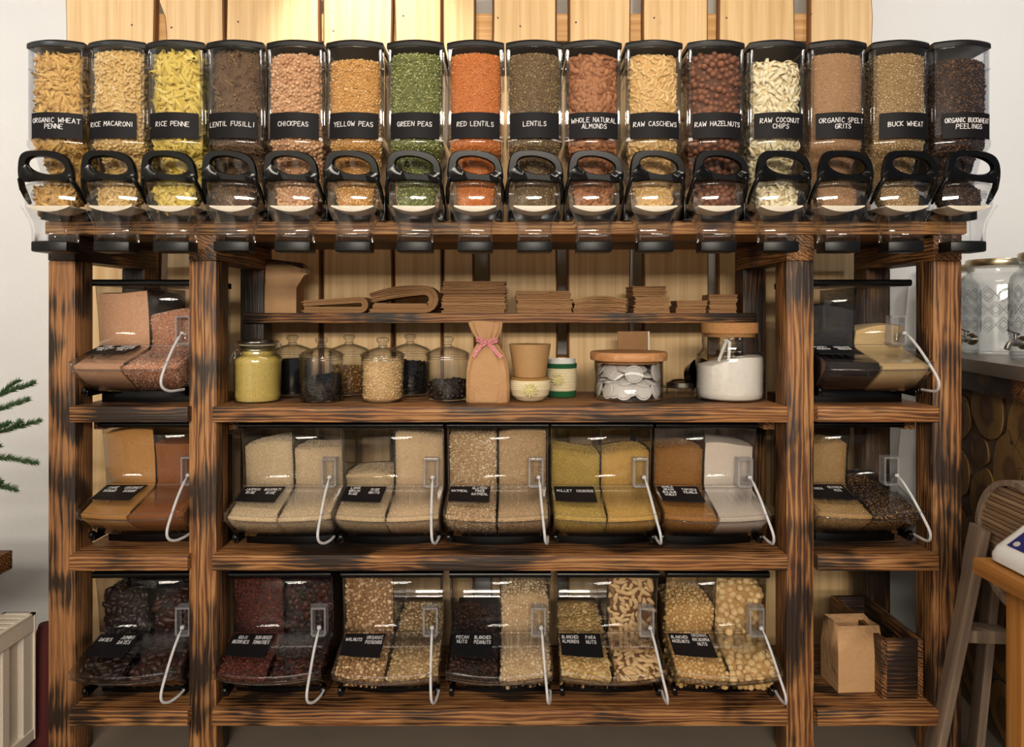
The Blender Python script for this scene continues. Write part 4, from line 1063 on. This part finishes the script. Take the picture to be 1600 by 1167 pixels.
for q in range(16):
    a = rp.uniform(0, 6.28); rad = rp.uniform(0, .05)
    o = bpy.data.objects.new('coffee_pod', POD); COL.objects.link(o)
    o.matrix_world = Matrix.Translation((x+rad*math.cos(a), y+rad*math.sin(a), S1+.012+q*.0072)) @ Euler((rp.uniform(-.3, .3), rp.uniform(-.3, .3), 0)).to_matrix().to_4x4()
    tag(o, 'round white paper coffee pod inside the wooden lidded jar', 'coffee pod', 'coffee pods in the wide jar')

# big flour jar with cork
y = .17; x = on_shelf(1140, y); R = .1185; loc = (x, y, S1)
j = thing('cork_jar', 'large glass jar of white flour closed with a broad cork', 'jar', loc)
MB().lathe([(R*.88, 0), (R*.97, .005), (R, .02), (R, .150), (R*.97, .162), (R*.84, .175), (R*.815, .185), (R*.815, .245)], 64, cap1=False).build('body', GLS, j, solid=.0035)
def cork():
    s = Nodes('cork'); a = s.noise(s.coord(), 130, 4, .7); v = s.n('TexVoronoi', {'Vector': s.coord(), 'Scale': 160}).outputs[1]
    col = s.mix(a, lin('#a87444'), lin('#c8945e')); col = s.mix(.25, col, v, 'MULTIPLY'); return s.bsdf(col, .85, a, .5)
MB().lathe([(R*.77, .225), (R*.78, .238), (R*.825, .2385), (R*.825, .272), (R*.80, .275), (0, .275)], 56).build('cork_lid', cork(), j, smooth=40)
c = MB(); n = 48; rings = []
for k, (rr, z) in enumerate(((R*.86, .006), (R*.95, .012), (R*.965, .03), (R*.965, .125), (R*.955, .150), (R*.7, .152), (R*.3, .150))):
    rings.append([(rr*math.cos(2*PI*q/n), rr*math.sin(2*PI*q/n), z+((.020*math.cos(2*PI*q/n-.15)+.006*math.sin(6*PI*q/n)-.012*(1-math.cos(2*PI*q/n+PI/2)))*(rr/R) if k >= 4 else 0)) for q in range(n)])
c.loft(rings); fill(c, 'flour', 'flour', 'white flour heaped inside the cork lidded jar', 'flour', loc)
m = MB(); m.tube([(-.045, -.02, .14), (-.035, -.06, .20), (-.030, -.070, .215), (-.02, -.066, .208), (-.022, -.06, .15)], .006, 10)
tag(m.build('flour_scoop', plain('white_scoop', '#e4e2de', .4), None, loc, smooth=60), 'white plastic scoop handle sticking out of the flour', 'scoop')

# steel cups and small things behind
y = .30; x = on_shelf(1082, y)
m = MB(); m.lathe([(.0, 0), (.03, 0), (.052, .012), (.062, .05), (.064, .055), (.060, .055), (.05, .014), (0, .006)], 40)
o = m.build('steel_cup', DSTEEL, None, (x, y, S1+.066), (math.radians(75), 0, math.radians(28)), smooth=40)
tag(o, 'dark steel cup lying on its side behind the flour jar', 'cup')
y = .27; x = on_shelf(1064, y)
st_ = thing('steel_strainer', 'shallow steel strainer upside down between pod jar and flour jar', 'strainer', (x, y, S1))
MB().lathe([(.056, .034), (.058, .036), (.052, .052), (.035, .062), (0, .066)], 40, cap0=False).build('bowl', STEEL, st_, solid=.0012)
m = MB(); m.tube([(.058*math.cos(a), .058*math.sin(a), .035) for a in np.linspace(0, 2*PI, 33)], .0028, 8); m.tube([(-.057, 0, .035), (-.11, -.01, .033), (-.13, -.01, .030)], .004, 8)
for a in (.6, 2.4, 4.2, 5.6): m.tube([(.057*math.cos(a), .057*math.sin(a), .035), (.06*math.cos(a), .06*math.sin(a), .003), (.055*math.cos(a), .055*math.sin(a), .002)], .0022, 6)
m.build('rim', STEEL, st_)
y = .50; x = on_shelf(990, y)
f = thing('picture_card', 'small dark brown framed card with a white edge leaning at the planks', 'frame', (x, y, S1+.135), math.radians(6))
MB().box(-.065, .060, 0, .006, 0, .10).build('card_face', KRAFTD, f, bevel=.001); MB().box(.060, .066, -.002, .008, 0, .10).build('white_edge', plain('white_paint', '#dedad4', .6), f)
MB().box(-.05, .05, .0, .05, -.135, 0).build('stand_block', BWDX, f)
y = .36; x = on_shelf(996, y)
m = MB(); pts = [(-.062, 0)] + [(-.062+.124*k/24, .158+.004*abs(math.sin(k*PI/2))) for k in range(25)] + [(.062, 0)]
m.prism(pts, 1, 0, .012)
tag(m.build('scalloped_board', pine('pale_wood', 0, light='#d8bc88', dark='#c09a62', knots=False), None, (x, y, S1), smooth=30), 'pale wooden board with a scalloped top edge behind the pod jar', 'board')

# ------------------------------------------------------------------ paper bags on the narrow shelf
BZ = 1.503
def bundle(name, x0, x1, y0, y1, z0, z1, n, seed, label, mat=KRAFTD, jit=.003, sag=0.0, rz=0):
    r = random.Random(seed); m = MB(); c = ((x0+x1)/2, (y0+y1)/2, z0); t = (z1-z0)/n
    for k in range(n):
        a = r.uniform(-jit, jit); b_ = r.uniform(-jit, jit); yy = r.uniform(-jit, jit); rows = []
        for i in range(9):
            u = i/8; x = x0+a+(x1-x0+b_-a)*u; w = sag*math.sin(PI*u)*(k+1)/n+r.uniform(-.0006, .0006)
            za, zb = z0+k*t+w, z0+(k+1)*t*1.0-.0006-z0*0+w if False else z0+(k+1)*t-.0007+w
            rows.append([(x-c[0], y0+yy-c[1], za-c[2]), (x-c[0], y1+yy-c[1], za-c[2]), (x-c[0], y1+yy-c[1], zb-c[2]), (x-c[0], y0+yy-c[1], zb-c[2])])
        m.loft(rows)
    o = m.build(name, mat, None, c, (0, 0, math.radians(rz)), smooth=20)
    return tag(o, label, 'paper bags', 'flat kraft paper bags on the narrow shelf')
def folded(name, x0, x1, y0, y1, z0, H, n, gap, seed, label, arch=0.0):
    """a sheaf of bags folded over: nested U loops open to the left"""
    r = random.Random(seed); m = MB(); xm = x1-H/2; th = (H-gap)/2/n; yc = (y0+y1)/2
    for k in range(n):
        rad = H/2-(k+.5)*th; P = []
        e0, e1 = r.uniform(0, .012), r.uniform(0, .012)
        r0 = gap/2; zz = lambda rr, u, s_: H/2-r0*u*.85+s_*(rr-r0*u*.9)
        for i in range(7): P.append((x0+e0+k*.0015+(xm-x0-e0)*i/6, zz(rad, 1-i/6, -1)))
        for i in range(1, 8): q_ = -PI/2+PI*i/8; P.append((xm+rad*math.cos(q_), H/2+rad*math.sin(q_)))
        for i in range(7): P.append((xm-(xm-x0-e1-k*.001)*i/6, zz(rad, i/6, 1)+arch*math.sin(PI*i/6)*rad/(H/2)))
        rows = []
        for i, p in enumerate(P):
            q0, q1 = Vector(P[max(0, i-1)]), Vector(P[min(len(P)-1, i+1)]); t = (q1-q0).normalized(); nn = Vector((-t.y, t.x))*th*.42
            rows.append([(p[0]-nn.x, y0-yc, p[1]-nn.y), (p[0]+nn.x, y0-yc, p[1]+nn.y), (p[0]+nn.x, y1-yc, p[1]+nn.y), (p[0]-nn.x, y1-yc, p[1]-nn.y)])
        m.loft(rows)
    cx = (x0+x1)/2; m.v = [(a-cx, b_, c_) for a, b_, c_ in m.v]
    o = m.build(name, KRAFTD, None, (cx, yc, z0), smooth=45)
    return tag(o, label, 'paper bags', 'flat kraft paper bags on the narrow shelf')
by = .425
X = lambda px: px2x(px, by)
folded('folded_bag_sheaf', X(470), X(575), by, .57, BZ, .064, 5, .016, 2, 'thin sheaf of kraft paper bags folded over, leftmost on the narrow shelf')
folded('folded_bag_sheaf', X(577), X(686), by-.03, .56, BZ, .108, 12, .034, 3, 'thick sheaf of kraft paper bags folded over, between thin sheaf and tall stack', arch=.012)
bundle('paper_bag_stack', X(692), X(790), by-.02, .57, BZ, BZ+.125, 26, 4, 'tall stack of many crumpled kraft paper bags', jit=.006)
bundle('paper_bag_bundle', X(808), X(893), by-.015, .57, BZ, BZ+.048, 7, 5, 'long lower bundle of flat kraft bags just right of the tall stack')
bundle('paper_bag_bundle', X(806), X(891), by-.015, .57, BZ+.049, BZ+.088, 5, 6, 'long upper bundle of flat kraft bags right of the tall stack')
bundle('paper_bag_bundle', X(896), X(978), by-.01, .57, BZ, BZ+.055, 9, 7, 'loose wavy bundle of kraft bags bulging in the middle', jit=.006, sag=.014)
bundle('paper_bag_bundle', X(990), X(1044), by-.015, .56, BZ, BZ+.031, 5, 8, 'lowest of three short kraft bundles stacked together')
bundle('paper_bag_bundle', X(992), X(1046), by-.012, .56, BZ+.032, BZ+.064, 5, 9, 'middle of three short kraft bundles stacked together')
bundle('paper_bag_bundle', X(987), X(1040), by-.010, .56, BZ+.065, BZ+.106, 6, 10, 'topmost of three short kraft bundles stacked together', rz=1.5)
bundle('paper_bag_bundle', X(1058), X(1104), by+.01, .56, BZ, BZ+.027, 4, 11, 'lower small kraft bundle of the lowest pile on the narrow shelf')
bundle('paper_bag_bundle', X(1060), X(1106), by, .56, BZ+.028, BZ+.050, 3, 12, 'upper small kraft bundle of the lowest pile on the narrow shelf', rz=-3)
bundle('paper_bag_bundle', X(1108), X(1150), by-.005, .56, BZ, BZ+.047, 7, 13, 'lower squarish kraft bundle at the right end of the narrow shelf')
bundle('paper_bag_bundle', X(1111), X(1154), by, .56, BZ+.048, BZ+.074, 3, 14, 'upper squarish kraft bundle at the right end of the narrow shelf', rz=-4)
# large carrier bag at the left end
m = MB(); w, d = .082, .050
m.loft([[(-w, -d, 0), (0, -d-.002, 0), (w, -d, 0), (w+.002, 0, 0), (w, d, 0), (-w, d, 0), (-w-.002, 0, 0)],
        [(-w, -d+.003, .10), (.02, -d-.006, .10), (w, -d, .10), (w-.008, 0, .10), (w, d, .10), (-w, d, .10), (-w+.006, 0, .10)],
        [(-w, -d+.008, .17), (.01, -d+.012, .16), (w+.03, -d+.004, .15), (w+.02, 0, .155), (w, d, .17), (-w, d, .18), (-w+.012, 0, .18)],
        [(-w+.004, -d+.03, .215), (.02, -d+.022, .205), (w+.06, -d+.02, .165), (w+.05, 0, .175), (w, d-.01, .205), (-w, d-.02, .225), (-w+.012, 0, .225)]], True, False)
tag(m.build('carrier_bag', KRAFT, None, (px2x(438, .50), .495, BZ), smooth=25, solid=.0012), 'open crumpled kraft carrier bag standing at the left end of the narrow shelf', 'bag')

# ------------------------------------------------------------------ right side: bar counter clad with log slices
ang = math.atan2(.2125, 1.0)
CT = thing('bar_counter', 'bar counter with a metal top and a front of round log slices', 'counter', (1.5975, -.2, 0), 0)
# local frame: u runs back along the front edge, w runs away to the right
du = Vector((math.sin(ang), math.cos(ang), 0)); dw = Vector((math.cos(ang), -math.sin(ang), 0))
def CW(u, w, z): p = du*u+dw*w; return (p.x, p.y, z)
def cbox(name, u0, u1, w0, w1, z0, z1, mat, bevel=.003):
    m = MB(); c = CW((u0+u1)/2, (w0+w1)/2, (z0+z1)/2)
    R_ = Matrix.Rotation(-ang, 4, 'Z'); hu, hw, hz = (u1-u0)/2, (w1-w0)/2, (z1-z0)/2
    return m.box(-hw, hw, -hu, hu, -hz, hz).build(name, mat, CT, c, (0, 0, -ang), bevel=bevel)
ZINC = plain('zinc_sheet', '#8f8680', .38, Metallic=.75)
cbox('worktop', 0, 1.02, -.02, .62, 1.288, 1.335, ZINC)
cbox('fascia_board', 0, 1.02, .005, .04, 1.215, 1.287, BWDX)
cbox('carcass', 0, 1.0, .040, .58, 0, 1.286, plain('counter_infill', '#6b5a48', .9))
def logmat():
    s = Nodes('log_end_grain'); tc = s.coord(rnd=False)
    w = s.n('TexWave', {'Vector': tc, 'Scale': 42, 'Distortion': 2.4, 'Detail': 2, 'Detail Scale': 1.5}, wave_type='RINGS', rings_direction='X').outputs[1]
    rad = s.n('VectorMath', {0: s.n('Mapping', {'Vector': tc, 'Scale': (0, 1, 1)}).outputs[0]}, operation='LENGTH').outputs['Value']
    rr = s.math('ADD', rad, s.math('MULTIPLY', s.noise(s.coord((1, 1, 1), True), 9, 2), .05))
    base = s.ramp(rr, [(.02, lin('#7a5734')), (.07, lin('#6a4a2c')), (.085, lin('#94703e')), (.14, lin('#a07c44'))])
    n = s.noise(s.coord((1, 1, 1), True), 30, 4)
    col = s.mix(s.math('MULTIPLY', w, .35), base, lin('#6e5230'), 'MULTIPLY')
    col = s.mix(s.math('MULTIPLY', n, .5), col, lin('#7c6038'), 'MULTIPLY')
    crk = s.n('TexVoronoi', {'Vector': s.coord((0, 1, 1), True), 'Scale': 9}, feature='DISTANCE_TO_EDGE').outputs[0]
    cm = s.ramp(crk, [(.004, (1, 1, 1, 1)), (.02, (0, 0, 0, 1))])
    col = s.mix(s.math('MULTIPLY', cm, s.math('GREATER_THAN', s.noise(s.coord((1, 1, 1), True), 6, 1), .56)), col, lin('#1c120a'))
    return s.bsdf(col, .7, w, .25, .003)
LOGM = logmat(); LBARK = plain('log_bark', '#4a3018', .9)
def px2u(px):
    k = (px-800)/1067.0; y = (2.28*k-1.6396)/(.2125-k); return (y+.2)/math.cos(ang), y
logs = []
for (px, py, a, b, tl) in ((1529, 640, .100, .088, .1), (1588, 668, .105, .088, -.2), (1517, 704, .060, .046, 0), (1563, 735, .100, .110, .5), (1523, 779, .085, .095, .3), (1600, 716, .06, .055, 0), (1606, 752, .08, .05, .2), (1512, 850, .10, .085, 0), (1560, 850, .11, .10, .3), (1606, 830, .07, .10, 0), (1530, 930, .10, .09, 0), (1585, 945, .10, .09, .2), (1548, 1010, .09, .08, 0), (1600, 1030, .10, .09, 0), (1512, 1015, .085, .08, 0)):
    u, yy = px2u(px); z = 1.5+(490-py)*(2.28+yy)/1067; logs.append((u, z, a*1.2, b*1.2, tl))
for (u, z, a, b) in ((.62, 1.10, .10, .09), (.64, .88, .11, .10), (.62, .64, .1, .1), (.85, 1.08, .10, .1), (.86, .86, .1, .09), (.84, .62, .11, .1), (.5, .16, .1, .1), (.26, .14, .1, .1), (.75, .38, .12, .1), (.74, .14, .1, .1), (.06, .12, .08, .1)): logs.append((u, z, a, b, .2))
for i, (u, z, a, b, tl) in enumerate(logs):
    r = random.Random(i+60); m = MB(); n = 30
    ph = [(k, r.uniform(0, 6), r.uniform(.01, .045)) for k in (2, 3, 5)]
    rings = []
    dep = r.uniform(.0, .004)
    for t, sc in ((.02, 1.0), (.002-dep, 1.0), (-.001-dep, .975)):
        q = []
        for j in range(n):
            an = 2*PI*j/n; g = (1+sum(w*math.sin(k*an+p) for k, p, w in ph))*sc
            uu, zz = a*g*math.cos(an), b*g*math.sin(an); uu, zz = uu*math.cos(tl)-zz*math.sin(tl), uu*math.sin(tl)+zz*math.cos(tl)
            q.append((t, uu, zz))
        rings.append(q)
    m.loft(rings); m.mi = [1 if k < n else 0 for k in range(len(m.f))]
    m.build('log_slice', [LOGM, LBARK], CT, CW(u, .03, z), (0, 0, -ang), smooth=30)

# glass drink dispensers on the counter
def drinks(loc, R, h, label, rz):
    j = thing('drink_dispenser', label, 'drink dispenser', loc, rz, 'glass drink dispensers on the counter')
    def wob(t, k): return 1.0
    n = 64; m = MB()
    m.lathe([(R*.93, 0), (R*.99, .005), (R, .02), (R, h*.70), (R*.97, h*.75), (R*.85, h*.80), (R*.76, h*.825), (R*.74, h*.86), (R*.76, h*.90)], 56, cap1=False); m.build('body', GLS, j, solid=.005)
    m = MB()                      # moulded diamond relief
    for row in range(3):
        for k in range(16):
            a = 2*PI*(k+.5*(row % 2))/16; zc = h*(.30+.155*row); hz, ha = h*.078, PI/16
            for s_ in (1.0, .6):
                q = [(a, zc+hz*s_), (a+ha*s_, zc), (a, zc-hz*s_), (a-ha*s_, zc), (a, zc+hz*s_)]
                P = []
                for (a0, z0), (a1, z1) in zip(q[:-1], q[1:]):
                    for t in (0, .5): P.append(((R+.0015)*math.cos(a0+(a1-a0)*t), (R+.0015)*math.sin(a0+(a1-a0)*t), z0+(z1-z0)*t))
                P.append(P[0]); m.tube(P, .0016, 4, caps=False)
    m.build('diamond_relief', GLSK, j)
    m = MB(); m.lathe([(R*.80, h*.895), (R*.81, h*.90), (R*.81, h*.955), (R*.79, h*.965), (0, h*.967)], 56); m.build('lid', plain('brushed_lid', '#c9b99a', .28, Metallic=1.0), j, smooth=40)
    zt = .062; m = MB()           # tap
    m.tube([(-R+.01, 0, zt), (-R-.045, 0, zt)], .013, 14); m.tube([(-R-.002, 0, zt), (-R-.010, 0, zt)], .024, 18)
    m.tube([(-R-.035, 0, zt), (-R-.055, 0, zt+.004), (-R-.072, 0, zt-.004), (-R-.082, 0, zt-.022)], [.012, .012, .010, .009], 12)
    m.tube([(-R-.042, 0, zt+.01), (-R-.042, 0, zt+.032)], .006, 10); m.tube([(-R-.030, 0, zt+.030), (-R-.075, 0, zt+.044)], [.008, .005], 10, flat=.6)
    m.build('tap', STEEL, j, smooth=50)
ZC = 1.335
drinks((1.985, .52, ZC), .132, .40, 'middle glass drink dispenser with diamond relief, half hidden by the right one', math.radians(20))
drinks((1.945, .17, ZC), .132, .40, 'right glass drink dispenser with a steel tap at the picture edge', math.radians(14))
drinks((1.945, .755, ZC), .115, .39, 'rear glass drink dispenser mostly hidden behind the right post', math.radians(25))

# counter scale on a wooden table
tb = thing('wooden_table', 'orange brown wooden table carrying the white scale', 'table', (1.248, -.43, 0))
OAK = pine('oiled_oak', 1, light='#b07838', dark='#8a5824', knots=False)
OAKZ = pine('oiled_oak_upright', 2, light='#b07838', dark='#8a5824', knots=False)
MB().box(0, .8, -1.0, 0, .798, .841).build('table_top', OAK, tb, bevel=.005)
for lx in (.045, .70):
    for ly in (-.09, -.95): MB().box(-.028, .028, -.028, .028, 0, .796).build('leg', OAKZ, tb, (lx+.028, ly, 0), bevel=.003)
MB().box(.08, .75, -.10, -.08, .70, .796).build('apron', OAK, tb)
sc_ = thing('counter_scale', 'white counter scale with a dark blue keypad on the wooden table', 'scale', (1.272, -.46, .841))
SCW = plain('scale_casing', '#dcdad8', .35)
prof = [(0, .008), (.0, .026), (.012, .044), (.125, .128), (.15, .138), (.30, .138), (.30, .008)]
m = MB(); rings = []
for yv, k in ((0.0, .93), (-.004, .97), (-.012, .99), (-.025, 1.0), (-.36, 1.0), (-.40, .97)):
    rings.append([(.15+(px_-.15)*k, yv, .008+(pz-.008)*(k if pz > .01 else 1)) for px_, pz in prof])
m.loft(rings); m.build('casing', SCW, sc_, bevel=0, smooth=50)
sl = Vector((.113, 0, .084)).normalized(); nr = Vector((-sl.z, 0, sl.x))
def SP(t, yv, off): p = Vector((.012, 0, .044))+sl*t+nr*off; return (p.x, yv, p.z)
m = MB(); m.loft([[SP(.014, -.036, .001), SP(.128, -.036, .001), SP(.128, -.34, .001), SP(.014, -.34, .001)], [SP(.014, -.036, .003), SP(.128, -.036, .003), SP(.128, -.34, .003), SP(.014, -.34, .003)]])
m.build('keypad', plain('keypad_blue', '#1d2466', .35), sc_)
def disc(r, t, yv, mat, nm, off=.003):
    m = MB(); c = Vector(SP(t, yv, off)); ey = Vector((0, 1, 0))
    m.loft([[c+sl*r*math.cos(a)+ey*r*math.sin(a)+nr*h_ for a in np.linspace(0, 2*PI, 21)[:-1]] for h_ in (0, .0018)]); return m.build(nm, mat, sc_)
disc(.0085, .028, -.056, plain('key_grey', '#b9b4a8', .4), 'button')
led = Nodes('green_led'); e = led.n('Emission', {'Color': (.1, 1, .05, 1), 'Strength': 2.2}); led.t.links.new(e.outputs[0], led.out.inputs[0])
disc(.0034, .034, -.082, led.m, 'indicator_light')
KEY = plain('key_white', '#d4d8dc', .4); KEYG = plain('key_green', '#6fb0a0', .4)
for (t0, t1, y0, y1, mm) in ((.020, .034, -.135, -.155, KEYG), (.060, .066, -.12, -.15, KEY), (.085, .092, -.11, -.125, KEY), (.042, .048, -.150, -.175, KEY), (.02, .034, -.175, -.2, KEYG), (.06, .066, -.17, -.2, KEY)):
    m = MB(); m.loft([[SP(t0, y0, h_), SP(t1, y0, h_), SP(t1, y1, h_), SP(t0, y1, h_)] for h_ in (.003, .0042)]); m.build('key', mm, sc_)
m = MB(); m.lathe([(.115, .138), (.118, .150), (.11, .152), (0, .152)], 40, (.20, -.2, 0)); m.build('weighing_plate', STEEL, sc_)
for fx in (.03, .27):
    for fy in (-.03, -.36): MB().lathe([(.012, 0), (.012, .010)], 12, (fx, fy, 0)).build('foot', BLACK, sc_)

# slatted round of weathered wood leaning behind the table
GREYW = pine('weathered_wood', 2, light='#8f7c6c', dark='#645448', knots=False)
GREYX = pine('weathered_slat', 1, light='#a08468', dark='#7a5f48', knots=False)
sd = thing('slatted_stand', 'weathered wooden stand with a round slatted top tipped upright behind the table', 'stand', (1.562, -.19, 0), math.radians(-4))
Rs = .20; zc = .785
m = MB(); m.loft([[(-.024 if e else .020, rr*math.cos(a), zc+rr*math.sin(a)) for e, rr in ((1, Rs), (1, Rs-.018), (0, Rs-.018), (0, Rs))] for a in np.linspace(0, 2*PI, 57)], False, False)
m.build('hoop', GREYW, sd, smooth=40)
ns = 24
for k in range(ns):
    zz = -Rs+.018+(2*Rs-.036)*(k+.5)/ns; wd_ = math.sqrt(max(1e-4, (Rs-.018)**2-zz*zz))
    MB().box(-.010, .010, -wd_, wd_, -.0062, .0062).build('slat', GREYX, sd, (-.006+.004*(k % 2), 0, zc+zz), bevel=.002)
def leg(p0, p1, wdt, thk):
    p0, p1 = Vector(p0), Vector(p1); d_ = p1-p0; mid = (p0+p1)/2
    q = d_.to_track_quat('Z', 'Y').to_euler(); L_ = d_.length/2
    MB().box(-wdt/2, wdt/2, -thk/2, thk/2, -L_, L_).build('leg', GREYW, sd, mid, q, bevel=.003)
leg((-.035, .150, .80), (-.180, .165, .015), .090, .026)
leg((.045, .20, .74), (-.02, .205, .015), .060, .026)
MB().box(-.09, .04, .120, .190, -.02, .02).build('cross_rail', GREYW, sd, (0, 0, .45), bevel=.003)

# ------------------------------------------------------------------ left side
# radiator
ra = thing('radiator', 'cream panel radiator with a grille on top at the left', 'radiator', (-1.606, .02, 0))
ENAM = plain('cream_enamel', '#d3c8b8', .4); ENAMD = plain('radiator_inside', '#5a5148', .6)
zt = .495
m = MB(); prof = []
n_r = 11; y0, y1 = -.03, -1.03; pit = (y1-y0)/n_r
pts = [(-.004, 0)]
for k in range(n_r):
    a = y0+pit*k
    pts += [(-.004, a), (-.004, a+pit*.22), (-.016, a+pit*.34), (-.016, a+pit*.80), (-.004, a+pit*.92)]
pts += [(-.004, -1.06), (-.022, -1.06), (-.022, 0)]
m.loft([[(px_, py_, z) for px_, py_ in pts] for z in (.10, zt-.055)])
m.box(-.022, 0, -1.06, 0, zt-.06, zt-.006); m.box(-.022, 0, -1.06, 0, .07, .105)
m.build('front_panel', ENAM, ra, smooth=30, bevel=0)
MB().box(-.100, -.085, -1.06, 0, .07, zt-.006).build('rear_panel', ENAM, ra)
MB().box(-.085, -.022, -1.0, -.05, .10, zt-.04).build('convector', ENAMD, ra)
MB().box(-.103, .002, -.006, 0, .07, zt).build('end_cap', ENAM, ra, bevel=.001)
m = MB(); m.box(-.103, -.095, -1.06, 0, zt-.006, zt); m.box(-.010, .002, -1.06, 0, zt-.006, zt); m.box(-.103, .002, -.016, 0, zt-.006, zt)
m.build('grille_frame', ENAM, ra)
for k in range(30):
    a = -.034-.034*k; MB().box(-.096, -.009, a-.0085, a+.0085, -.003, .003).build('grille_slat', ENAM, ra, (0, 0, zt-.004), bevel=0)
for fy in (-.12, -.94): MB().box(-.07, -.03, fy-.015, fy+.015, 0, .10).build('foot', ENAM, ra)
# wall shelf with the small fir
ws = thing('wall_shelf', 'dark burnt wooden wall shelf above the radiator at the left edge', 'shelf', (-2.4, -.03, .66))
MB().box(0, .755, -.60, 0, 0, .062).build('board', BWDX, ws, bevel=.005)
for yy in (-.12, -.48): MB().prism([(0, 0), (.50, 0), (.50, -.03), (.03, -.22), (0, -.22)], 1, yy-.015, yy+.015).build('bracket', BWDX, ws)
ft = thing('small_fir', 'small green fir tree in a pot whose twigs reach in at the left edge', 'plant', (-1.90, -.28, .722))
MB().lathe([(.075, 0), (.095, .14), (.10, .145), (.09, .145), (.085, .12), (0, .12)], 28).build('pot', plain('terracotta', '#8a5238', .8), ft, smooth=30)
FIRB = plain('fir_bark', '#5a4228', .9)
MB().tube([(0, 0, .10), (.005, 0, .4), (0, .004, .72)], [.014, .010, .003], 8).build('trunk', FIRB, ft)
NEED = grain('fir_needles', ['#1e3a1c', '#2c5026', '#3c6434'], .6)
def branch(p0, p1, droop, seed, twigs=3):
    r = np.random.default_rng(seed); p0, p1 = np.array(p0), np.array(p1); V, F, o = [], [], 0; sm = MB()
    def one(a, b, dr, ln):
        nonlocal o
        N_ = max(3, int(np.linalg.norm(b-a)/.0023)); path = []
        for i in range(N_+1):
            t = i/N_; p = a+(b-a)*t; p[2] += dr*math.sin(PI*t*.9); path.append(p)
        sm.tube([tuple(q) for q in path[::4]+[path[-1]]], .0022, 5)
        d = (b-a)/np.linalg.norm(b-a)
        for i, p in enumerate(path):
            for _ in range(5):
                s_ = r.standard_normal(3); s_ -= d*s_.dot(d); s_ /= np.linalg.norm(s_); s_[2] += .25
                dirn = d*.75+s_*.8; dirn /= np.linalg.norm(dirn); L_ = ln*r.uniform(.75, 1.1)*(1 if i < len(path)-4 else .7)
                w = np.cross(dirn, s_+.01); w = w/np.linalg.norm(w)*.0015; u = np.cross(dirn, w)
                V.extend([p+w, p-w*.5+u*.9, p-w*.5-u*.9, p+dirn*L_]); F.extend([(o, o+1, o+3), (o+1, o+2, o+3), (o+2, o, o+3)]); o += 4
    one(p0, p1, droop, .021)
    for k in range(twigs):
        t = r.uniform(.35, .85); a = p0+(p1-p0)*t; a[2] += droop*math.sin(PI*t*.9)
        sd_ = (-1)**k; dv = (p1-p0)/np.linalg.norm(p1-p0); sv = np.cross(dv, [0, 0, 1.0])*sd_
        one(a, a+(dv*.8+sv*.6)*np.linalg.norm(p1-p0)*.30*(1.2-t)+np.array([0, 0, r.uniform(-.01, .02)]), .004, .019)
    br = sm.build('branch', FIRB, ft)
    nd = put('needles', np_mesh('needles', V, F, NEED, False), br); nd['kind'] = 'stuff'
def fpt(px, py, d): return (((px-800)*d/1067)+1.90, d-2.28+.28, 1.5+(490-py)*d/1067-.722)
for i, (px, py, d, hz, tw) in enumerate(((54, 600, 2.16, .38, 2), (44, 626, 2.06, .33, 1), (63, 660, 2.10, .30, 4), (58, 729, 2.05, .345, 2), (26, 771, 2.02, .28, 2))):
    branch((.004, 0, hz), fpt(px, py, d), .012 if i < 3 else .03, 100+i, tw)
for i, (a, hz, L_) in enumerate(((2.6, .25, .27), (3.5, .22, .28), (4.4, .24, .27), (1.4, .27, .24), (3.0, .40, .2), (4.2, .45, .18), (1.9, .45, .18), (.6, .55, .13), (2.4, .58, .12), (4.0, .58, .12), (5.4, .56, .12))):
    branch((.002, 0, hz), (L_*math.cos(a), L_*math.sin(a), hz+.04), .01, 140+i, 2)
branch((0, .004, .66), (0, .004, .80), 0, 170, 0)
# dark red sack between radiator and post
m = MB(); m.loft([[(w*math.cos(a)*(1+.06*math.sin(3*a)), d*math.sin(a), z) for a in np.linspace(0, 2*PI, 25)[:-1]] for z, w, d in ((0, .05, .05), (.02, .06, .06), (.2, .048, .05), (.34, .042, .045), (.40, .028, .03), (.42, .022, .022))])
tag(m.build('red_sack', plain('dark_red_cloth', '#4c1416', .85), None, (-1.625, .10, 0), smooth=60), 'dark red cloth sack standing between radiator and left post', 'sack')

# ------------------------------------------------------------------ lower right compartment
SZL = SZ[2]
m = MB(); w, d = .082, .06
m.loft([[(-w, -d, 0), (w, -d, 0), (w+.003, 0, 0), (w, d, 0), (-w, d, 0), (-w, 0, 0)], [(-w, -d, .13), (w, -d, .13), (w-.006, 0, .13), (w, d, .13), (-w, d, .13), (-w+.004, 0, .13)],
        [(-w+.004, -d+.012, .225), (w-.012, -d+.012, .225), (w-.02, 0, .225), (w-.012, d-.012, .225), (-w+.004, d-.012, .225), (-w+.014, 0, .225)]], True, False)
tag(m.build('kraft_carrier', KRAFT, None, (1.205, .14, SZL), (0, 0, .05), smooth=25, solid=.0012), 'kraft carrier bag standing on the bottom right shelf', 'bag')
cr = thing('wooden_crate', 'low burnt wooden crate set at an angle on the bottom right shelf', 'crate', (1.36, .17, SZL), math.radians(0))
for k, (x0, x1, y0_, y1_) in enumerate(((-.105, -.085, -.13, .24), (.02, .038, -.13, .24), (-.085, .02, -.13, -.112), (-.085, .02, .222, .24))):
    MB().box(-(x1-x0)/2, (x1-x0)/2, -(y1_-y0_)/2, (y1_-y0_)/2, 0, .20).build('side_board', BWDX if k > 1 else BWY, cr, ((x0+x1)/2, (y0_+y1_)/2, 0), bevel=.002)
MB().box(-.085, .02, -.112, .222, 0, .012).build('bottom_board', BWY, cr)
